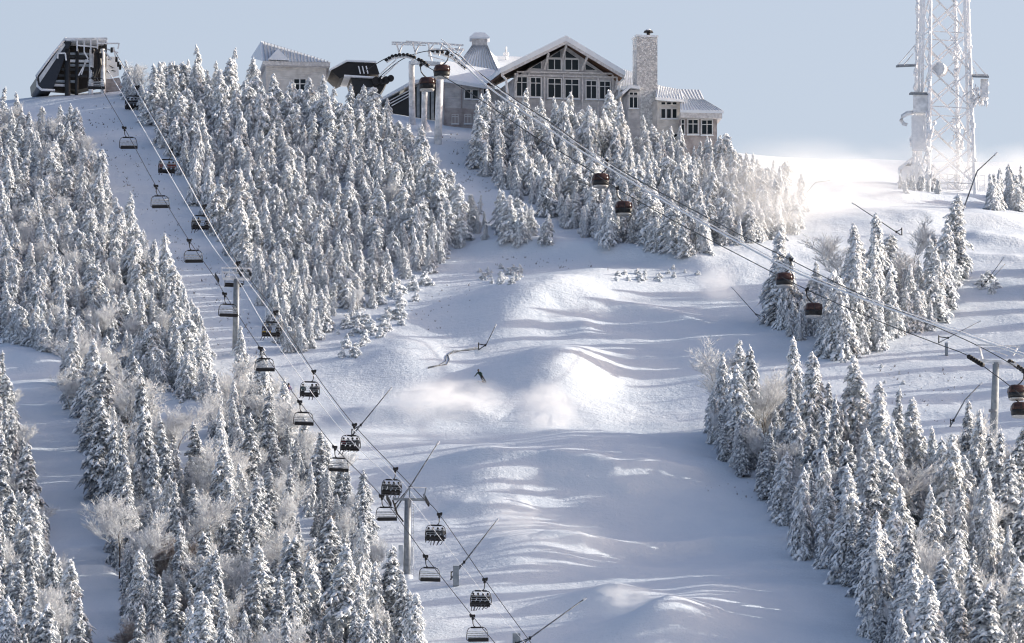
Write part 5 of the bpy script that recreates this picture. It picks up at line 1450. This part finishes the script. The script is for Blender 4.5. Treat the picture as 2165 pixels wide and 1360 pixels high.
for a, b in (((838, 92), (845, 114)), ((852, 92), (844, 112)), ((872, 90), (880, 116)), ((888, 90), (878, 112)), ((905, 92), (913, 128)), ((918, 92), (905, 110)), ((935, 92), (928, 118)), ((945, 94), (958, 110)), ((972, 97), (962, 120)), ((905, 108), (915, 134)), ((980, 104), (968, 120))):
    m = MB(o); m.bar(vp(*a, .8), vp(*b, .8), .15); part(V_, 'upright', m, M['frost'])
for a, b in (((800, 160), (838, 126)), ((806, 166), (842, 132)), ((905, 118), (940, 128)), ((950, 116), (985, 142))):
    m = MB(o); m.bar(vp(*a, .6), vp(*b, .6), .12); part(V_, 'catwalk', m, M['frost'])
def arc(pts, dd, n, name='sheave'):
    w = np.array(pts, float); t = np.linspace(0, len(w) - 1, n)
    for k in range(n):
        x = np.interp(t[k], range(len(w)), w[:, 0]); y = np.interp(t[k], range(len(w)), w[:, 1])
        c = vp(x, y, dd); m = MB(o); m.tube([c + (-.07, -.16, 0), c + (.07, .16, 0)], .2, 10); part(V_, name, m, M['black'])
    m = MB(o); m.tube([vp(x, y + 5, dd) for x, y in pts], .13, 6); part(V_, 'sheave_beam', m, M['frost'])
arc([(817, 127), (830, 119), (845, 116), (862, 116), (876, 121)], -1.5, 9)
arc([(886, 126), (895, 130), (904, 138)], -1.5, 4)
arc([(915, 108), (935, 110), (955, 118), (972, 132), (984, 142)], 2, 9)
# ---- gondola tower on the right
gg = ground(2098, 958)
Q_ = thing('gondola_tower', gg, 'tall grey single-pole gondola tower with a T-shaped head at the right edge', 'lift tower')
o = Q_['__o']
qd = float(proj(gg)[2][0])
def qp(px, py, dd=0.0): return P(px, py, qd + dd)
m = MB(o); m.tube([gg + (0, 0, -1), qp(2103, 860), qp(2106, 766)], .50, 14, .36); part(Q_, 'pole', m, M['grey'], True)
m = MB(o); m.tube([qp(2100, 872), qp(2100.3, 866)], .52, 14); part(Q_, 'flange', m, M['steel'], True)
for a, b, w in (((2072, 762), (2150, 772), .32), ((2066, 729), (2158, 733), .16), ((2070, 730), (2078, 762), .17), ((2152, 734), (2142, 752), .16), ((2080, 734), (2130, 752), .10), ((2098, 766), (2120, 766), .45)):
    m = MB(o); m.bar(qp(*a), qp(*b), w); part(Q_, 'head_frame', m, M['frost'])
for k in range(6):
    c = qp(2050 + k * 5.2, 755 + k * 3.2, -2); m = MB(o); m.tube([c + (-.1, -.2, 0), c + (.1, .2, 0)], .26, 10); part(Q_, 'sheave', m, M['black'])
for k in range(6):
    c = qp(2136 + k * 6, 765 + k * 4, 2); m = MB(o); m.tube([c + (-.1, -.2, 0), c + (.1, .2, 0)], .26, 10); part(Q_, 'sheave', m, M['black'])

# ------------------------------------------------------------------ snow lances
def lance(pts, label, r=0.075, box=None, joint=None, m_='lance', seg_d=0.0):
    r = r * 0.85
    g = ground(*pts[0])
    d = float(proj(g)[2][0])
    T = thing('snow_lance', g, label, 'snow lance', 'snow-making lances')
    o = T['__o']
    w = [g] + [P(x, y, d + seg_d) for x, y in pts[1:]]
    m = MB(o); m.tube(w, r * 1.25, 7, r * 0.75); part(T, 'pole', m, M[m_], True)
    tip, pv = w[-1], w[-2]
    u = (tip - pv) / np.linalg.norm(tip - pv)
    m = MB(o); m.tube([tip - u * 0.12, tip + u * 0.28], r * 1.7, 8); part(T, 'nozzle_head', m, M['frost'])
    k = w[0] + (w[1] - w[0]) * (joint or 0.25)
    m = MB(o); m.box(k, (r * 3.2, r * 3.2, r * 4)); part(T, 'pivot', m, M['black'])
    m = MB(o); m.tube([g + (0.1, 0, -.4), g + (0.1, 0, .9)], 0.07, 6); m.tube([g + (0.1, 0, .75), k], 0.06, 6); part(T, 'stand', m, M['dark'])
    if box:
        gb = ground(*box[:2]); m = MB(o); m.box(gb + (0, 0, box[3] / 2), (box[2], box[2], box[3])); part(T, 'hydrant_box', m, M['grey'])
        m = MB(o); m.box(gb + (0, 0, box[3] + .08), (box[2] * 1.05, box[2] * 1.05, .16)); part(T, 'box_snow', m, M['roofsnow'])
    return T
T = lance([(1010, 742), (1028, 729), (1047, 690)], 'short bent snow lance above the carving skier', joint=0.9)
lance([(742, 925), (825, 823)], 'slanting snow lance rising behind the riders in mid run', 0.085)
lance([(834, 1082), (925, 938)], 'slanting snow lance crossing the lower lift tower head', 0.085, joint=.35)
lance([(952, 1228), (1050, 1101)], 'slanting snow lance with a grey box at its foot beside the lift', 0.09, (964, 1240, .62, 2.1), .3)
lance([(1088, 1376), (1122, 1348), (1235, 1267)], 'long low snow lance at the bottom edge of the run', 0.095, (1092, 1374, .8, 1.6), .95)
lance([(1905, 499), (1805, 431)], 'snow lance leaning left above the tree island', 0.075, joint=.1)
T = lance([(2016, 500), (2066, 362), (2105, 326)], 'tall bent snow lance in front of the lattice mast', 0.10, joint=.33)
lance([(2074, 613), (2120, 548)], 'slim pale snow lance right of the tree island, longer of two', 0.06, m_='steel')
lance([(2092, 598), (2122, 562)], 'slim pale snow lance right of the tree island, shorter of two', 0.05, m_='steel')
lance([(1983, 726), (2069, 681)], 'snow lance with a small stand left of the gondola tower', 0.06, (2001, 752, .35, 1.4), m_='steel')
lance([(2008, 905), (2040, 846), (2073, 812)], 'pale curved snow lance in front of the gondola tower', 0.09, m_='steel')
lance([(1614, 684), (1550, 611)], 'thin snow lance leaning left at the tip of the tree island', 0.055)
lance([(1692, 424), (1724, 386), (1758, 381)], 'faint bent snow lance in the blowing snow', 0.07, m_='steel')
hp = [ground(x, y) + (0, 0, .06) for x, y in ((905, 781), (925, 777), (945, 772), (950, 762), (947, 752), (958, 746), (985, 744), (1012, 740))]
hm = MB(hp[0]); hm.tube(hp, 0.055, 6); ho = hm.build('snowmaking_hose', M['lance'], None, True, hp[0]); tag(ho, 'dark hose snaking over the snow to the short bent lance', 'hose')
hp = [ground(x, y) + (0, 0, .06) for x, y in ((905, 778), (928, 774), (942, 766), (944, 754), (956, 748), (985, 741), (1008, 738))]
hm = MB(hp[0]); hm.tube(hp, 0.04, 6); ho = hm.build('snowmaking_hose', M['lance'], None, True, hp[0]); tag(ho, 'second thinner hose lying beside the snaking hose', 'hose')

# ------------------------------------------------------------------ drifting snow thrown up by the guns and the skier
def spray_mat(name, dens, scale, seed, lo=0.42, hi=0.75):
    m = bpy.data.materials.new(name); m.use_nodes = True
    t = m.node_tree; t.nodes.clear()
    out = t.nodes.new('ShaderNodeOutputMaterial'); pv = t.nodes.new('ShaderNodeVolumePrincipled')
    pv.inputs['Color'].default_value = (0.995, 0.995, 0.998, 1); pv.inputs['Anisotropy'].default_value = 0.1
    tc = t.nodes.new('ShaderNodeTexCoord')
    ln = t.nodes.new('ShaderNodeVectorMath'); ln.operation = 'LENGTH'; t.links.new(tc.outputs['Object'], ln.inputs[0])
    mr = t.nodes.new('ShaderNodeMapRange'); mr.interpolation_type = 'SMOOTHSTEP'
    mr.inputs['From Min'].default_value = 1.0; mr.inputs['From Max'].default_value = 0.15
    t.links.new(ln.outputs['Value'], mr.inputs['Value'])
    mp_ = t.nodes.new('ShaderNodeMapping'); mp_.inputs['Location'].default_value = (seed * 3.7, seed * 1.3, seed)
    t.links.new(tc.outputs['Object'], mp_.inputs['Vector'])
    nz = t.nodes.new('ShaderNodeTexNoise'); nz.inputs['Scale'].default_value = scale; nz.inputs['Detail'].default_value = 5; nz.inputs['Distortion'].default_value = 0.6
    t.links.new(mp_.outputs['Vector'], nz.inputs['Vector'])
    m2 = t.nodes.new('ShaderNodeMapRange'); m2.inputs['From Min'].default_value = lo; m2.inputs['From Max'].default_value = hi
    t.links.new(nz.outputs['Fac'], m2.inputs['Value'])
    mu = t.nodes.new('ShaderNodeMath'); mu.operation = 'MULTIPLY'; t.links.new(mr.outputs['Result'], mu.inputs[0]); t.links.new(m2.outputs['Result'], mu.inputs[1])
    mu2 = t.nodes.new('ShaderNodeMath'); mu2.operation = 'MULTIPLY'; mu2.inputs[1].default_value = dens; t.links.new(mu.outputs[0], mu2.inputs[0])
    t.links.new(mu2.outputs[0], pv.inputs['Density']); t.links.new(pv.outputs['Volume'], out.inputs['Volume'])
    return m
bm_ = bmesh.new(); bmesh.ops.create_icosphere(bm_, subdivisions=3, radius=1.0)
SPH = bpy.data.meshes.new('spray'); bm_.to_mesh(SPH); bm_.free()
def spray(px, py, rx, rz, ry, dens, label, rise=0.0, scale=1.6, seed=1, tilt=0.0, dd=0.0, lo=.42, hi=.75):
    g = ground(px, py)
    me = SPH.copy(); me.materials.append(spray_mat('blown_snow', dens, scale, seed, lo, hi))
    ob = bpy.data.objects.new('blown_snow', me); COL.objects.link(ob)
    ob.location = tuple(g + (0, dd, rise)); ob.scale = (rx, ry, rz); ob.rotation_euler = (0, tilt, 0)
    tag(ob, label, 'blown snow', 'plumes of blown snow', 'stuff')
spray(1790, 425, 12.5, 6.0, 10, 0.08, 'bright plume of blown snow between the lodge firs and the mast', 2.2, 2.0, 2, R(8), 0, .38, .66)
spray(1640, 500, 9.5, 5.0, 8, 0.18, 'thin veil of blown snow over the right end of the lodge stand', 2.0, 1.4, 5, R(6), -3, .38, .7)
spray(2140, 410, 9.0, 4.8, 8, 0.2, 'plume of blown snow behind the bent lance at the right edge', 3.0, 1.4, 7, R(-6), 6, .35, .7)
spray(1960, 400, 10.0, 4.6, 8, 0.13, 'veil of blown snow round the foot of the lattice mast', 2.0, 1.5, 9, 0, -4, .35, .7)
spray(940, 872, 8.6, 3.4, 6, 0.42, 'powder cloud thrown up behind the carving skier', 0.9, 2.4, 3, R(-4), -1, .40, .64)
spray(1160, 900, 5.0, 3.8, 5, 0.4, 'powder puff at the foot of the big snow whale', 1.6, 2.2, 4, 0, -2, .40, .66)
spray(1100, 1115, 5.0, 1.6, 4, 0.5, 'small puff of snow at the tip of the boxed lance', 1.0, 2.4, 6, R(-6), 0, .41, .64)
spray(1180, 1165, 9.0, 2.6, 7, 0.14, 'faint drift of snow across the lower run', 1.2, 1.3, 8, R(10), 0, .36, .7)
spray(1335, 1290, 4.8, 1.9, 4, 0.5, 'small puff of snow right of the bottom lance', 0.9, 2.4, 10, R(12), 0, .41, .64)
spray(1522, 640, 3.4, 2.8, 4, 0.45, 'round puff of snow at the tip of the thin lance', 2.0, 1.4, 11, 0, 0, .36, .68)
spray(1720, 455, 17.0, 7.0, 12, 0.10, 'wide thin haze of blown snow drifting right of the lodge stand', 3.0, 1.2, 13, R(6), 0, .25, .7)
